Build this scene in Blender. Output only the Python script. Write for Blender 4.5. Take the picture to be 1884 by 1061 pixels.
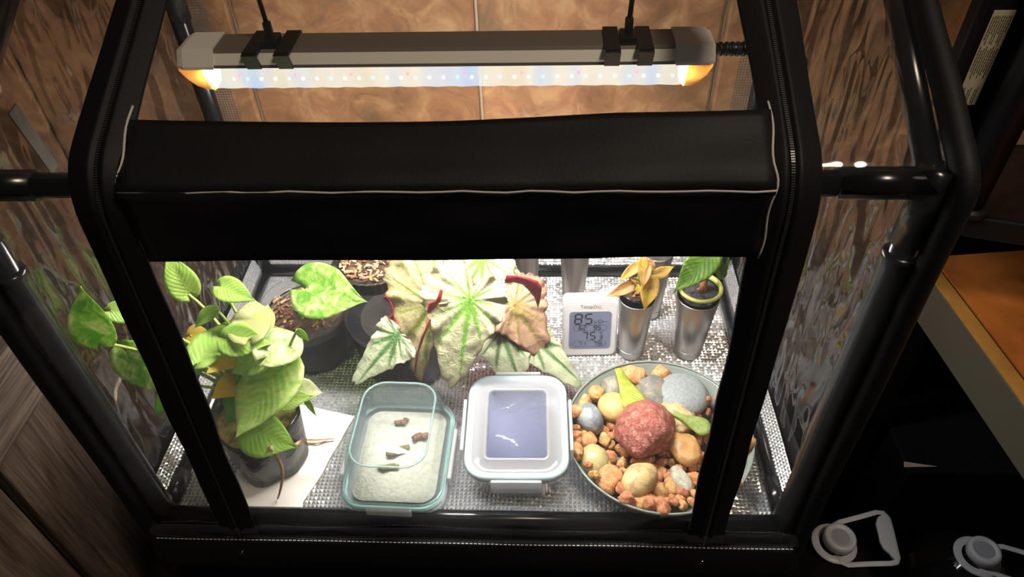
import bpy, bmesh, math, random
from mathutils import Vector, Matrix, noise
random.seed(7)
sc = bpy.context.scene
col = sc.collection
for o in list(bpy.data.objects): bpy.data.objects.remove(o)
PI = math.pi

# ------------------------------------------------------------------ camera
CAM = Vector((0.0783, -0.4107, 0.7244)); YAW, PITCH, ROLL, FPX = -0.05674, 0.74964, -0.03546, 1349.0
fwd = Vector((math.sin(YAW)*math.cos(PITCH), math.cos(YAW)*math.cos(PITCH), -math.sin(PITCH)))
r0 = Vector((math.cos(YAW), -math.sin(YAW), 0)); u0 = r0.cross(fwd)
right = math.cos(ROLL)*r0 + math.sin(ROLL)*u0; up = -math.sin(ROLL)*r0 + math.cos(ROLL)*u0
cd = bpy.data.cameras.new('camera'); cam = bpy.data.objects.new('camera', cd); col.objects.link(cam)
cd.sensor_width = 36; cd.lens = FPX*36/1884; cd.clip_start = 0.01
cam.matrix_world = Matrix(((right.x, up.x, -fwd.x, CAM.x), (right.y, up.y, -fwd.y, CAM.y), (right.z, up.z, -fwd.z, CAM.z), (0, 0, 0, 1)))
sc.camera = cam
# ------------------------------------------------------------------ light and exposure
w = bpy.data.worlds.new('room'); sc.world = w; w.use_nodes = True
bg = w.node_tree.nodes['Background']; bg.inputs[0].default_value = (1.0, .86, .72, 1); bg.inputs[1].default_value = 0.035
ld = bpy.data.lights.new('ceiling_light', 'AREA'); lo = bpy.data.objects.new('ceiling_light', ld); col.objects.link(lo)
ld.shape = 'DISK'; ld.size = .35; ld.energy = 13.0; ld.color = (1.0, .84, .66); lo.location = (0.75, -0.55, 1.9)
lo.rotation_euler = (Vector((0.3, 0.1, 0)) - lo.location).to_track_quat('-Z', 'Y').to_euler()
vs = sc.view_settings; vs.view_transform = 'Standard'; vs.look = 'None'; vs.gamma = 1; vs.use_curve_mapping = False; vs.exposure = 0.0
cy = sc.cycles
cy.transparent_max_bounces = 40; cy.max_bounces = 8; cy.diffuse_bounces = 3; cy.glossy_bounces = 4; cy.transmission_bounces = 6
cy.caustics_reflective = True; cy.caustics_refractive = False; cy.sample_clamp_indirect = 3.0; cy.blur_glossy = 0.6
cy.use_denoising = True

def ray(px, py): return (fwd + right*((px-942)/FPX) - up*((py-530.5)/FPX))
def at(px, py, axis, val):            # the point of the plane axis=val that the photo shows at that spot
    d = ray(px, py); t = (val-CAM[axis])/d[axis]; return CAM + d*t
def X_(px, py, v): return at(px, py, 0, v)
def Y_(px, py, v): return at(px, py, 1, v)
def Z_(px, py, v): return at(px, py, 2, v)
def mpp(p):                           # metres per photo pixel at a point
    return (Vector(p)-CAM).dot(fwd)/FPX

# ------------------------------------------------------------------ materials
def lin(v):
    v /= 255.0
    return v/12.92 if v <= .04045 else ((v+.055)/1.055)**2.4
def C(r, g, b): return (lin(r), lin(g), lin(b), 1)
M = {}
class NT:
    def __init__(s, name):
        s.m = bpy.data.materials.new(name); s.m.use_nodes = True; s.t = s.m.node_tree; s.t.nodes.clear(); M[name] = s.m
        s.out = s.n('ShaderNodeOutputMaterial')
    def n(s, typ, **kw):
        x = s.t.nodes.new(typ)
        for k, v in kw.items():
            if k.startswith('_'): x.inputs[k[1:].replace('_', ' ')].default_value = v
            else: setattr(x, k, v)
        return x
    def l(s, a, b): s.t.links.new(a, b)
    def tex(s, scale=(1, 1, 1), rot=(0, 0, 0), kind='Object'):
        tc = s.n('ShaderNodeTexCoord'); mp = s.n('ShaderNodeMapping'); mp.inputs['Scale'].default_value = scale; mp.inputs['Rotation'].default_value = rot
        s.l(tc.outputs[kind], mp.inputs[0]); return mp.outputs[0]
    def noise(s, vec, scale, detail=4, rough=.55, dist=0):
        x = s.n('ShaderNodeTexNoise'); s.l(vec, x.inputs['Vector']); x.inputs['Scale'].default_value = scale
        x.inputs['Detail'].default_value = detail; x.inputs['Roughness'].default_value = rough; x.inputs['Distortion'].default_value = dist
        return x.outputs['Fac']
    def ramp(s, fac, stops):
        x = s.n('ShaderNodeValToRGB'); s.l(fac, x.inputs[0]); e = x.color_ramp.elements
        while len(e) < len(stops): e.new(.5)
        for i, (p, c) in enumerate(stops): e[i].position = p; e[i].color = c
        return x.outputs[0]
    def mix(s, fac, a, b, typ='MIX'):
        x = s.n('ShaderNodeMix', data_type='RGBA', blend_type=typ)
        for i, v in ((0, fac), (6, a), (7, b)):
            if hasattr(v, 'links') or hasattr(v, 'is_output'): s.l(v, x.inputs[i])
            else: x.inputs[i].default_value = v
        return x.outputs[2]
    def bump(s, h, strength=.3, dist=.002):
        x = s.n('ShaderNodeBump'); s.l(h, x.inputs['Height']); x.inputs['Strength'].default_value = strength; x.inputs['Distance'].default_value = dist
        return x.outputs[0]
    def bsdf(s, base=None, rough=.5, metal=0, spec=.5, normal=None, **kw):
        x = s.n('ShaderNodeBsdfPrincipled')
        if base is not None:
            if hasattr(base, 'is_output'): s.l(base, x.inputs['Base Color'])
            else: x.inputs['Base Color'].default_value = base
        if hasattr(rough, 'is_output'): s.l(rough, x.inputs['Roughness'])
        else: x.inputs['Roughness'].default_value = rough
        x.inputs['Metallic'].default_value = metal; x.inputs['Specular IOR Level'].default_value = spec
        if normal is not None: s.l(normal, x.inputs['Normal'])
        for k, v in kw.items(): x.inputs[k.replace('_', ' ')].default_value = v
        return x.outputs[0]
    def done(s, sh): s.l(sh, s.out.inputs[0]); return s.m

def simple(name, base, rough=.5, metal=0, spec=.5, var=None, vscale=30, bump=0, bscale=60, bdist=.001, stretch=(1, 1, 1), **kw):
    t = NT(name); v = t.tex(stretch)
    b = base
    if var is not None: b = t.ramp(t.noise(v, vscale, 5), [(.3, base), (.7, var)])
    nrm = t.bump(t.noise(v, bscale, 4), bump, bdist) if bump else None
    return t.done(t.bsdf(b, rough, metal, spec, nrm, **kw))

def schlick(t, f0, normal=None):       # reflectance of a thin sheet, the same from both sides
    lw = t.n('ShaderNodeLayerWeight'); lw.inputs[0].default_value = .5
    if normal is not None: t.l(normal, lw.inputs['Normal'])
    pw = t.n('ShaderNodeMath', operation='POWER'); t.l(lw.outputs['Facing'], pw.inputs[0]); pw.inputs[1].default_value = 4.0
    ma = t.n('ShaderNodeMath', operation='MULTIPLY_ADD', use_clamp=True); t.l(pw.outputs[0], ma.inputs[0]); ma.inputs[1].default_value = 1-f0; ma.inputs[2].default_value = f0
    return ma.outputs[0]

def film(name, wav=(1, 1, 1), scale=9, strength=.25, dist=.01, f0=.07, dust=.012, fine=0.0):
    t = NT(name); v = t.tex(wav)
    h = t.noise(v, scale, 1.2, .5, .7)
    if fine:
        h2 = t.noise(v, scale*3.3, 0, .5, .9)
        ad = t.n('ShaderNodeMath', operation='MULTIPLY_ADD'); t.l(h2, ad.inputs[0]); ad.inputs[1].default_value = fine; t.l(h, ad.inputs[2]); h = ad.outputs[0]
    nb = t.bump(h, strength, dist)
    fr = schlick(t, f0)
    tr = t.n('ShaderNodeBsdfTransparent'); tr.inputs[0].default_value = (.975, .975, .97, 1)
    gl = t.n('ShaderNodeBsdfGlossy'); gl.inputs['Roughness'].default_value = .06; t.l(nb, gl.inputs['Normal'])
    df = t.n('ShaderNodeBsdfDiffuse'); df.inputs[0].default_value = (.8, .8, .8, 1)
    tl = t.n('ShaderNodeBsdfTranslucent'); tl.inputs[0].default_value = (.8, .8, .8, 1); hz = t.n('ShaderNodeMixShader'); hz.inputs[0].default_value = .6; t.l(df.outputs[0], hz.inputs[1]); t.l(tl.outputs[0], hz.inputs[2])
    m1 = t.n('ShaderNodeMixShader'); m1.inputs[0].default_value = dust; t.l(tr.outputs[0], m1.inputs[1]); t.l(hz.outputs[0], m1.inputs[2])
    m2 = t.n('ShaderNodeMixShader'); t.l(fr, m2.inputs[0]); t.l(m1.outputs[0], m2.inputs[1]); t.l(gl.outputs[0], m2.inputs[2])
    return t.done(m2.outputs[0])

def glassy(name, tint=(.9, .97, .95, 1), rough=.03, ior=1.5, cloud=.0, cloudcol=(.8, .8, .8, 1), bump=0, bscale=40):
    t = NT(name)
    nb = t.bump(t.noise(t.tex(), bscale, 3), bump, .003) if bump else None
    fr = schlick(t, ((ior-1)/(ior+1))**2, nb)
    tr = t.n('ShaderNodeBsdfTransparent'); tr.inputs[0].default_value = tint
    gl = t.n('ShaderNodeBsdfGlossy'); gl.inputs['Roughness'].default_value = rough
    if bump: t.l(nb, gl.inputs['Normal'])
    df = t.n('ShaderNodeBsdfDiffuse'); df.inputs[0].default_value = cloudcol
    tl = t.n('ShaderNodeBsdfTranslucent'); tl.inputs[0].default_value = cloudcol
    a = t.n('ShaderNodeMixShader'); a.inputs[0].default_value = .4; t.l(df.outputs[0], a.inputs[1]); t.l(tl.outputs[0], a.inputs[2])
    m1 = t.n('ShaderNodeMixShader'); m1.inputs[0].default_value = cloud; t.l(tr.outputs[0], m1.inputs[1]); t.l(a.outputs[0], m1.inputs[2])
    m2 = t.n('ShaderNodeMixShader'); t.l(fr, m2.inputs[0]); t.l(m1.outputs[0], m2.inputs[1]); t.l(gl.outputs[0], m2.inputs[2])
    return t.done(m2.outputs[0])

def emit(name, colr, strength):
    t = NT(name); e = t.n('ShaderNodeEmission'); e.inputs[0].default_value = colr; e.inputs[1].default_value = strength; return t.done(e.outputs[0])

# setting
def tile_mat():
    t = NT('slate_tile'); tc = t.n('ShaderNodeTexCoord'); oi = t.n('ShaderNodeObjectInfo'); vm = t.n('ShaderNodeVectorMath', operation='MULTIPLY_ADD')
    t.l(oi.outputs['Location'], vm.inputs[0]); vm.inputs[1].default_value = (3.7, 1, 2.9); t.l(tc.outputs['Object'], vm.inputs[2]); v = vm.outputs[0]
    n1 = t.noise(v, 5, 6, .6, .6); n2 = t.noise(v, 22, 6, .65, 1.0); n3 = t.noise(v, 2.1, 3)
    a = t.ramp(n1, [(.28, C(86, 52, 30)), (.45, C(136, 90, 58)), (.56, C(156, 106, 70)), (.72, C(104, 92, 62))])
    b = t.ramp(n2, [(.35, C(84, 62, 40)), (.5, C(140, 98, 66)), (.7, C(184, 150, 106))])
    c = t.mix(.55, a, b); g = t.ramp(n3, [(.45, C(255, 255, 255)), (.7, C(160, 165, 130))])
    c = t.mix(.7, c, g, 'MULTIPLY')
    return t.done(t.bsdf(c, .45, 0, .4, t.bump(n2, .35, .004)))
tile_mat()
simple('grout', C(190, 170, 140), .8)
simple('black_void', C(14, 13, 14), .7, spec=.2)
simple('black_satin', C(20, 19, 21), .42, spec=.35, bump=.1, bscale=120)
simple('black_gloss', C(18, 15, 20), .08, spec=.6)
simple('room_floor', C(24, 22, 22), .6, spec=.2)
def wood_mat():
    t = NT('grey_wood'); v = t.tex((30, 30, 2.2)); n = t.noise(v, 3.2, 6, .6, 1.5)
    v2 = t.tex((90, 90, 3)); n2 = t.noise(v2, 3, 4)
    c = t.ramp(n, [(.3, C(40, 31, 25)), (.5, C(80, 65, 54)), (.68, C(108, 90, 76))]); c = t.mix(.35, c, t.ramp(n2, [(.35, C(38, 30, 25)), (.65, C(112, 94, 80))]))
    return t.done(t.bsdf(c, .6, 0, .3, t.bump(n2, .3, .002)))
wood_mat()
def woodh_mat():
    t = NT('grey_wood_rail'); v = t.tex((30, 2.2, 60)); n = t.noise(v, 3.2, 6, .6, 1.5)
    c = t.ramp(n, [(.3, C(54, 44, 37)), (.5, C(94, 79, 68)), (.68, C(120, 104, 90))])
    return t.done(t.bsdf(c, .6, 0, .3, t.bump(n, .3, .002)))
woodh_mat()
simple('amber_board', C(120, 66, 28), .25, var=C(186, 110, 48), vscale=12, spec=.4)
simple('yellow_edging', C(176, 128, 56), .4, var=C(140, 96, 44), vscale=25)
simple('grey_steel', C(120, 112, 96), .45, metal=.6)
# tent
simple('tent_fabric', C(13, 12, 15), .62, spec=.35, bump=.25, bscale=420, bdist=.0006)
def flapm():
    t = NT('tent_flap'); v = t.tex((1, 1, 1)); wv = t.n('ShaderNodeTexWave', wave_type='BANDS', bands_direction='X'); t.l(v, wv.inputs[0]); wv.inputs['Scale'].default_value = 260
    big = t.noise(v, 5, 3); ad = t.n('ShaderNodeMath', operation='MULTIPLY_ADD'); t.l(big, ad.inputs[0]); ad.inputs[1].default_value = 22; t.l(wv.outputs['Fac'], ad.inputs[2])
    return t.done(t.bsdf(C(17, 15, 20), .33, 0, .5, t.bump(ad.outputs[0], .10, .0008)))
flapm()
simple('strap_grey', C(70, 62, 52), .7, var=C(40, 36, 32), vscale=60)
simple('zip_black', C(12, 12, 13), .4, spec=.5)
simple('coil_grey', C(50, 48, 46), .35, spec=.6)
simple('tube_black', C(16, 16, 18), .22, spec=.6, bump=.05, bscale=30)
simple('slider_metal', C(170, 150, 125), .25, metal=1)
simple('thread_white', C(200, 195, 190), .6)
film('film_front', (1, 1, .6), 10, .10, .01, .05, .016, .12)
film('film_roof', (1, 1, .7), 13, .22, .012, .05, .012, .3)
film('film_side', (1, 1.5, .6), 8.5, .9, .04, .20, .016, .22)
film('film_back', (1, 1, 1), 9, .3, .01, .05, .02)
film('film_hem', (1, 1, 4), 20, .4, .01, .08, .03)
def net():
    t = NT('net_fabric'); v = t.tex((1, 1, 1), (0, .78, 0)); ck = t.n('ShaderNodeTexChecker'); t.l(v, ck.inputs[0]); ck.inputs['Scale'].default_value = 420
    tr = t.n('ShaderNodeBsdfTransparent'); b = t.bsdf(C(60, 58, 54), .7)
    mx = t.n('ShaderNodeMixShader'); t.l(ck.outputs['Fac'], mx.inputs[0]); t.l(tr.outputs[0], mx.inputs[1]); t.l(b, mx.inputs[2]); return t.done(mx.outputs[0])
net()
simple('foil', (.96, .96, .96, 1), .25, metal=.80, bump=.2, bscale=90, bdist=.002)
# lamp
simple('lamp_dark', C(112, 102, 92), .5)
simple('lamp_grey', C(236, 230, 214), .4)
simple('lamp_cap', C(236, 230, 220), .45)
t = NT('lamp_cap_painted_glow'); bs = t.bsdf(C(205, 140, 62), .35, 0, .4); tl = t.n('ShaderNodeBsdfTranslucent'); tl.inputs[0].default_value = C(214, 140, 60)  # white plastic end cap, its orange lamp glow painted into the colour
mx = t.n('ShaderNodeMixShader'); mx.inputs[0].default_value = .22; t.l(bs, mx.inputs[1]); t.l(tl.outputs[0], mx.inputs[2]); t.done(mx.outputs[0])
emit('led_board', (1, .985, .955, 1), 430)
emit('led_white', (1, .93, .75, 1), 5); emit('led_blue', (.16, .45, 1, 1), 4); emit('led_red', (1, .06, .2, 1), 3); emit('led_end', (1, .98, .95, 1), 3)
def lensm():
    t = NT('lamp_lens'); tr = t.n('ShaderNodeBsdfTransparent'); e = t.n('ShaderNodeEmission'); v = t.tex()
    e.inputs[1].default_value = 1.25
    c = t.ramp(t.noise(t.tex((1, .01, .01)), 30, 1), [(.36, (.6, .78, 1, 1)), (.5, (.95, .92, .8, 1)), (.64, (.9, .84, .66, 1))]); t.l(c, e.inputs[0])
    m = t.n('ShaderNodeMixShader'); m.inputs[0].default_value = .5; t.l(tr.outputs[0], m.inputs[1]); t.l(e.outputs[0], m.inputs[2])
    t.done(m.outputs[0])
lensm()
# objects
simple('steel', (.62, .60, .58, 1), .33, metal=1, bump=.15, bscale=60, stretch=(12, 12, .3))
simple('plastic_white', C(240, 238, 236), .35)
simple('lcd', C(124, 132, 156), .25, spec=.4)
simple('lcd_ink', C(36, 40, 52), .5)
simple('print_red', C(214, 62, 60), .5); simple('print_dark', C(60, 58, 62), .5)
glassy('glass_teal', (.965, .985, .98, 1), .03, 1.55, .035, (.85, .93, .92, 1), .25, 25)
glassy('glass_edge', (.88, .94, .93, 1), .08, 1.7, .38, C(196, 226, 222))
glassy('lid_clear', (.9, .91, .93, 1), .12, 1.45, .45, (.86, .87, .9, 1))
glassy('lid_frost', (.9, .9, .9, 1), .2, 1.4, .7, (.9, .9, .9, 1))
glassy('panel_blue', (.72, .74, .86, 1), .06, 1.5, .5, C(168, 172, 200), .3, 60)
simple('gasket_teal', C(192, 230, 228), .4)
simple('paper', C(236, 228, 216), .85, bump=.3, bscale=300, bdist=.0006)
simple('liner', C(214, 208, 192), .8, var=C(190, 186, 172), vscale=220, bump=.6, bscale=260, bdist=.002)
simple('dish_grey', C(128, 136, 128), .3, spec=.5, bump=.1)
simple('pot_black', C(26, 26, 30), .14, spec=.7, bump=.35, bscale=18, bdist=.006)
simple('pot_ribbed', C(52, 48, 42), .3, spec=.5)
simple('pot_bag', C(44, 46, 50), .18, spec=.6, bump=.4, bscale=30, bdist=.006)
glassy('pot_clear', (.85, .86, .86, 1), .05, 1.5, .08)
simple('soil', C(52, 36, 26), .9, var=C(96, 66, 42), vscale=140, bump=.8, bscale=160, bdist=.004)
simple('soil_dark', C(34, 33, 35), .85, var=C(66, 66, 70), vscale=220, bump=.8, bscale=240, bdist=.003)
simple('soil_black', C(24, 20, 18), .8, var=C(40, 33, 28), vscale=160, bump=.8, bscale=200, bdist=.003)  # nearly black soil colour for the begonia pot
simple('moss', C(96, 92, 40), .9, var=C(160, 140, 60), vscale=160, bump=.8, bscale=200, bdist=.004)
simple('bark_a', C(150, 104, 70), .8, var=C(196, 156, 108), vscale=90); simple('bark_b', C(112, 72, 48), .8, var=C(150, 96, 66), vscale=90); simple('bark_c', C(205, 180, 140), .8)
simple('bark_d', C(60, 44, 34), .85)
simple('rim_lime', C(186, 190, 96), .4)
def leafm(name, a, b, c=None, scale=40, dist=2, stops=(.42, .58), trans=.58, rough=.38, stretch=(1, 1, 1)):
    t = NT(name); v = t.tex(stretch, (0, 0, .6)); n = t.noise(v, scale, 5, .65, dist)
    st = [(stops[0], a), (stops[1], b)] + ([(min(.95, stops[1]+.13), c)] if c else [])
    cc = t.ramp(n, st)
    uv = t.n('ShaderNodeUVMap'); uv.uv_map = 'leaf'
    sp = t.n('ShaderNodeSeparateXYZ'); t.l(uv.outputs[0], sp.inputs[0])
    # raised side veins
    mm = t.n('ShaderNodeMath', operation='ABSOLUTE'); t.l(sp.outputs[1], mm.inputs[0])
    md = t.n('ShaderNodeMath', operation='MULTIPLY_ADD'); t.l(mm.outputs[0], md.inputs[0]); md.inputs[1].default_value = -.35; t.l(sp.outputs[0], md.inputs[2])
    sn = t.n('ShaderNodeMath', operation='MULTIPLY'); t.l(md.outputs[0], sn.inputs[0]); sn.inputs[1].default_value = 60
    si = t.n('ShaderNodeMath', operation='SINE'); t.l(sn.outputs[0], si.inputs[0])
    nb = t.bump(si.outputs[0], .22, .0008)
    bs = t.bsdf(cc, rough, 0, .45, nb); tl = t.n('ShaderNodeBsdfTranslucent'); t.l(cc, tl.inputs[0])
    mx = t.n('ShaderNodeMixShader'); mx.inputs[0].default_value = trans; t.l(bs, mx.inputs[1]); t.l(tl.outputs[0], mx.inputs[2])
    return t.done(mx.outputs[0])
G1, G2, CR, YL = C(118, 178, 48), C(158, 206, 78), C(226, 232, 170), C(240, 206, 70)
leafm('leaf_green', C(172, 212, 96), C(192, 222, 112), C(214, 232, 138), 30, .6)
leafm('leaf_streak', C(172, 210, 98), C(200, 226, 124), C(226, 234, 164), 60, .8, (.36, .5), stretch=(1, 2.4, .5))
leafm('leaf_cream', C(184, 210, 110), C(236, 240, 178), C(248, 248, 212), 70, .8, (.36, .5), trans=.7)
leafm('leaf_varieg', C(134, 190, 76), C(184, 216, 108), C(238, 242, 192), 75, .7, (.42, .52))
leafm('leaf_yellow', C(250, 214, 88), C(255, 232, 112), C(255, 240, 150), 30, .5, trans=.75)
leafm('leaf_pale', C(250, 246, 160), C(255, 252, 190), C(255, 253, 206), 25, .5, trans=.78)
leafm('leaf_dark', C(134, 190, 82), C(156, 204, 94), None, 30)
leafm('leaf_deep', C(88, 124, 40), C(120, 152, 58), C(140, 166, 72), 30)
leafm('leaf_wilt', C(206, 182, 76), C(230, 190, 104), C(238, 204, 150), 45, 2, (.4, .55))
leafm('leaf_wilt_pink', C(222, 176, 110), C(232, 182, 134), C(200, 190, 80), 45, 2)
leafm('leaf_cutting', C(196, 210, 76), C(222, 228, 110), C(180, 200, 90), 45)
leafm('leaf_cutting_green', C(176, 200, 110), C(206, 220, 140), None, 45)
simple('stem_green', C(140, 176, 60), .5, var=C(170, 190, 90), vscale=40)
simple('stem_brown', C(160, 96, 62), .55, var=C(190, 120, 80), vscale=60)
simple('stem_red', C(190, 50, 60), .5)
simple('root', C(190, 150, 112), .7, var=C(214, 182, 144), vscale=60)
t = NT('begonia_top'); at_ = t.n('ShaderNodeVertexColor', layer_name='col'); nb = t.bump(t.noise(t.tex(), 120, 5, .65, .5), .8, .004)
bs = t.bsdf(at_.outputs[0], .42, 0, .45, nb); tl = t.n('ShaderNodeBsdfTranslucent'); t.l(at_.outputs[0], tl.inputs[0])
mx = t.n('ShaderNodeMixShader'); mx.inputs[0].default_value = .2; t.l(bs, mx.inputs[1]); t.l(tl.outputs[0], mx.inputs[2]); t.done(mx.outputs[0])
simple('begonia_under', C(176, 40, 52), .5, var=C(120, 36, 44), vscale=50, bump=.4, bscale=120)
def stone(name, a, b, c=None, scale=60, rough=.5, bump=.4, bscale=90, dist=1.0):
    t = NT(name); v = t.tex(); n = t.noise(v, scale*1.5, 8, .75, dist*.6)
    cc = t.ramp(n, [(.36, a), (.52, b)] + ([(.68, c)] if c else []))
    return t.done(t.bsdf(cc, rough, 0, .45, t.bump(t.noise(v, bscale, 6, .65), bump, .006)))
stone('st_slate', C(118, 124, 122), C(138, 144, 142), C(156, 160, 156), 240, .6, .2, 300)
stone('st_lava', C(124, 62, 52), C(168, 94, 80), C(218, 172, 152), 110, .3, .8, 130)
stone('st_tan', C(176, 146, 88), C(198, 168, 106), None, 20, .5, .12)
stone('st_blue', C(96, 104, 108), C(128, 134, 136), C(176, 172, 154), 45, .4, .35)
stone('st_grey', C(110, 108, 96), C(140, 136, 122), C(166, 158, 138), 55, .5)
stone('st_mottle', C(92, 94, 92), C(124, 120, 108), C(176, 134, 76), 60, .5)
stone('st_beige', C(176, 146, 100), C(206, 176, 126), C(224, 200, 156), 70, .5, .6)
stone('st_agate', C(166, 120, 66), C(194, 148, 92), C(160, 144, 128), 40, .28, .25)
stone('st_olive', C(160, 146, 92), C(186, 174, 122), None, 25, .3, .15)
stone('st_sand', C(150, 120, 96), C(206, 178, 118), C(222, 200, 130), 40, .4, .3)
stone('st_quartz', C(140, 138, 122), C(176, 172, 152), C(208, 204, 186), 50, .2, .4)
stone('st_orange', C(188, 114, 68), C(222, 156, 102), C(238, 188, 134), 80, .65, .7, 160)
stone('st_orange_b', C(176, 116, 66), C(214, 164, 104), C(230, 192, 134), 80, .6, .7, 160)
stone('st_rust', C(160, 96, 64), C(196, 128, 88), C(218, 160, 116), 80, .6, .7, 160)
simple('crumb_brown', C(110, 56, 34), .6, var=C(150, 90, 60), vscale=200); simple('crumb_green', C(110, 100, 52), .6, var=C(140, 120, 70), vscale=200)
t = NT('cap_white'); bs = t.bsdf(C(214, 214, 220), .35); tl = t.n('ShaderNodeBsdfTranslucent'); tl.inputs[0].default_value = C(220, 220, 226)
mx = t.n('ShaderNodeMixShader'); mx.inputs[0].default_value = .25; t.l(bs, mx.inputs[1]); t.l(tl.outputs[0], mx.inputs[2]); t.done(mx.outputs[0])
simple('cap_grey', C(150, 152, 160), .4)  # plain mid grey for the disc in the jug cap
glassy('jug_plastic', (.55, .53, .5, 1), .08, 1.5, .02, (.5, .5, .5, 1), .5, 30)
simple('label_paper', C(196, 186, 152), .6); simple('label_ink', C(84, 78, 62), .7)
simple('paper_pink', C(206, 180, 172), .7)

# ------------------------------------------------------------------ mesh helpers
class MB:
    def __init__(s): s.v = []; s.f = []; s.mi = []; s.sm = []; s.uv = None; s.col = None
    def add(s, vs, fs, mi=0, smooth=True):
        b = len(s.v); s.v += [Vector(x) for x in vs]
        for f in fs: s.f.append([b+i for i in f]); s.mi.append(mi); s.sm.append(smooth)
        return b
    def box(s, c, d, rot=None, mi=0, bev=0):
        c = Vector(c); hx, hy, hz = d[0]/2, d[1]/2, d[2]/2
        if bev:
            b = min(bev, hx*.9, hy*.9, hz*.9); vs = []; bm = bmesh.new(); bmesh.ops.create_cube(bm, size=1)
            for v in bm.verts: v.co = Vector((v.co.x*2*hx, v.co.y*2*hy, v.co.z*2*hz))
            bmesh.ops.bevel(bm, geom=bm.edges[:], offset=b, segments=2, affect='EDGES', profile=.5)
            bm.verts.index_update(); vs = [v.co.copy() for v in bm.verts]; fs = [[v.index for v in f.verts] for f in bm.faces]; bm.free()
        else:
            vs = [Vector((x*hx, y*hy, z*hz)) for x in (-1, 1) for y in (-1, 1) for z in (-1, 1)]
            fs = [(0, 1, 3, 2), (4, 6, 7, 5), (0, 4, 5, 1), (2, 3, 7, 6), (0, 2, 6, 4), (1, 5, 7, 3)]
        if rot is not None: vs = [rot @ v for v in vs]
        s.add([c+v for v in vs], fs, mi, False); return s
    def tube(s, pts, r, n=12, mi=0, cap=True, flat=1.0, upv=None):
        pts = [Vector(p) for p in pts]; k = len(pts); rs = r if isinstance(r, (list, tuple)) else [r]*k
        vs = []; prev = Vector(upv) if upv else None
        for i, p in enumerate(pts):
            t = (pts[min(i+1, k-1)]-pts[max(i-1, 0)]).normalized()
            if prev is None: prev = Vector((0, 0, 1)) if abs(t.z) < .9 else Vector((1, 0, 0))
            a = (prev - t*prev.dot(t)).normalized(); b = t.cross(a); prev = a
            vs += [p + (a*math.cos(2*PI*j/n)*flat + b*math.sin(2*PI*j/n))*rs[i] for j in range(n)]
        fs = [(i*n+j, i*n+(j+1) % n, (i+1)*n+(j+1) % n, (i+1)*n+j) for i in range(k-1) for j in range(n)]
        if cap: fs += [list(range(n))[::-1], [(k-1)*n+j for j in range(n)]]
        s.add(vs, fs, mi); return s
    def lathe(s, prof, c, n=48, mi=0, rfun=None):     # prof: (r, z) ; c centre
        c = Vector(c); k = len(prof); vs = []
        for (r, z) in prof:
            for j in range(n):
                a = 2*PI*j/n; rr = r*(rfun(a) if rfun else 1); vs.append(c+Vector((rr*math.cos(a), rr*math.sin(a), z)))
        fs = [(i*n+j, i*n+(j+1) % n, (i+1)*n+(j+1) % n, (i+1)*n+j) for i in range(k-1) for j in range(n)]
        s.add(vs, fs, mi); return s
    def grid(s, fn, nu, nv, mi=0, flip=False):
        vs = [fn(i/nu, j/nv) for i in range(nu+1) for j in range(nv+1)]; w_ = nv+1
        fs = [(i*w_+j, (i+1)*w_+j, (i+1)*w_+j+1, i*w_+j+1) for i in range(nu) for j in range(nv)]
        if flip: fs = [f[::-1] for f in fs]
        return s.add(vs, fs, mi)
    def build(s, name, mats, parent=None, solid=0, sub=0):
        me = bpy.data.meshes.new(name); me.from_pydata([tuple(v) for v in s.v], [], s.f)
        for m in (mats if isinstance(mats, (list, tuple)) else [mats]): me.materials.append(M[m])
        me.polygons.foreach_set('material_index', s.mi); me.polygons.foreach_set('use_smooth', s.sm)
        if s.uv:
            l = me.uv_layers.new(name='leaf')
            for lp in me.loops: l.data[lp.index].uv = s.uv[lp.vertex_index]
        if s.col:
            ca = me.color_attributes.new('col', 'FLOAT_COLOR', 'POINT')
            for i, c in enumerate(s.col): ca.data[i].color = c
        me.update()
        o = bpy.data.objects.new(name, me); col.objects.link(o)
        if parent is not None: attach(o, parent)
        if solid:
            md = o.modifiers.new('thick', 'SOLIDIFY'); md.thickness = solid; md.offset = 0
        if sub:
            md = o.modifiers.new('sub', 'SUBSURF'); md.levels = sub; md.render_levels = sub
        return o
def attach(o, parent):
    o.parent = parent
    off = Vector((0, 0, 0)); p = parent
    while p is not None: off += p.location; p = p.parent
    o.location = -off
def tag(o, label=None, cat=None, group=None, kind=None):
    if label: o['label'] = label
    if cat: o['category'] = cat
    if group: o['group'] = group
    if kind: o['kind'] = kind
    return o
def thing(name, loc, label, cat, group=None):
    e = bpy.data.objects.new(name, None); col.objects.link(e); e.location = loc; e.empty_display_size = .02
    return tag(e, label, cat, group)
def centre(o):                       # origin of a one-mesh thing at its base
    me = o.data; xs = [v.co for v in me.vertices]; c = Vector((sum(v.x for v in xs)/len(xs), sum(v.y for v in xs)/len(xs), min(v.z for v in xs)))
    me.transform(Matrix.Translation(-c)); o.location = c; return o
def bez(a, b, c, n=10):
    a, b, c = Vector(a), Vector(b), Vector(c); return [a*(1-t)**2 + b*2*t*(1-t) + c*t*t for t in [i/n for i in range(n+1)]]
def rrect(w_, d_, r, n=5):           # rounded rectangle outline
    pts = []
    for cx, cy_, a0 in ((w_/2-r, d_/2-r, 0), (-w_/2+r, d_/2-r, 90), (-w_/2+r, -d_/2+r, 180), (w_/2-r, -d_/2+r, 270)):
        for i in range(n+1):
            a = math.radians(a0+90*i/n); pts.append((cx+r*math.cos(a), cy_+r*math.sin(a)))
    return pts
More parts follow.
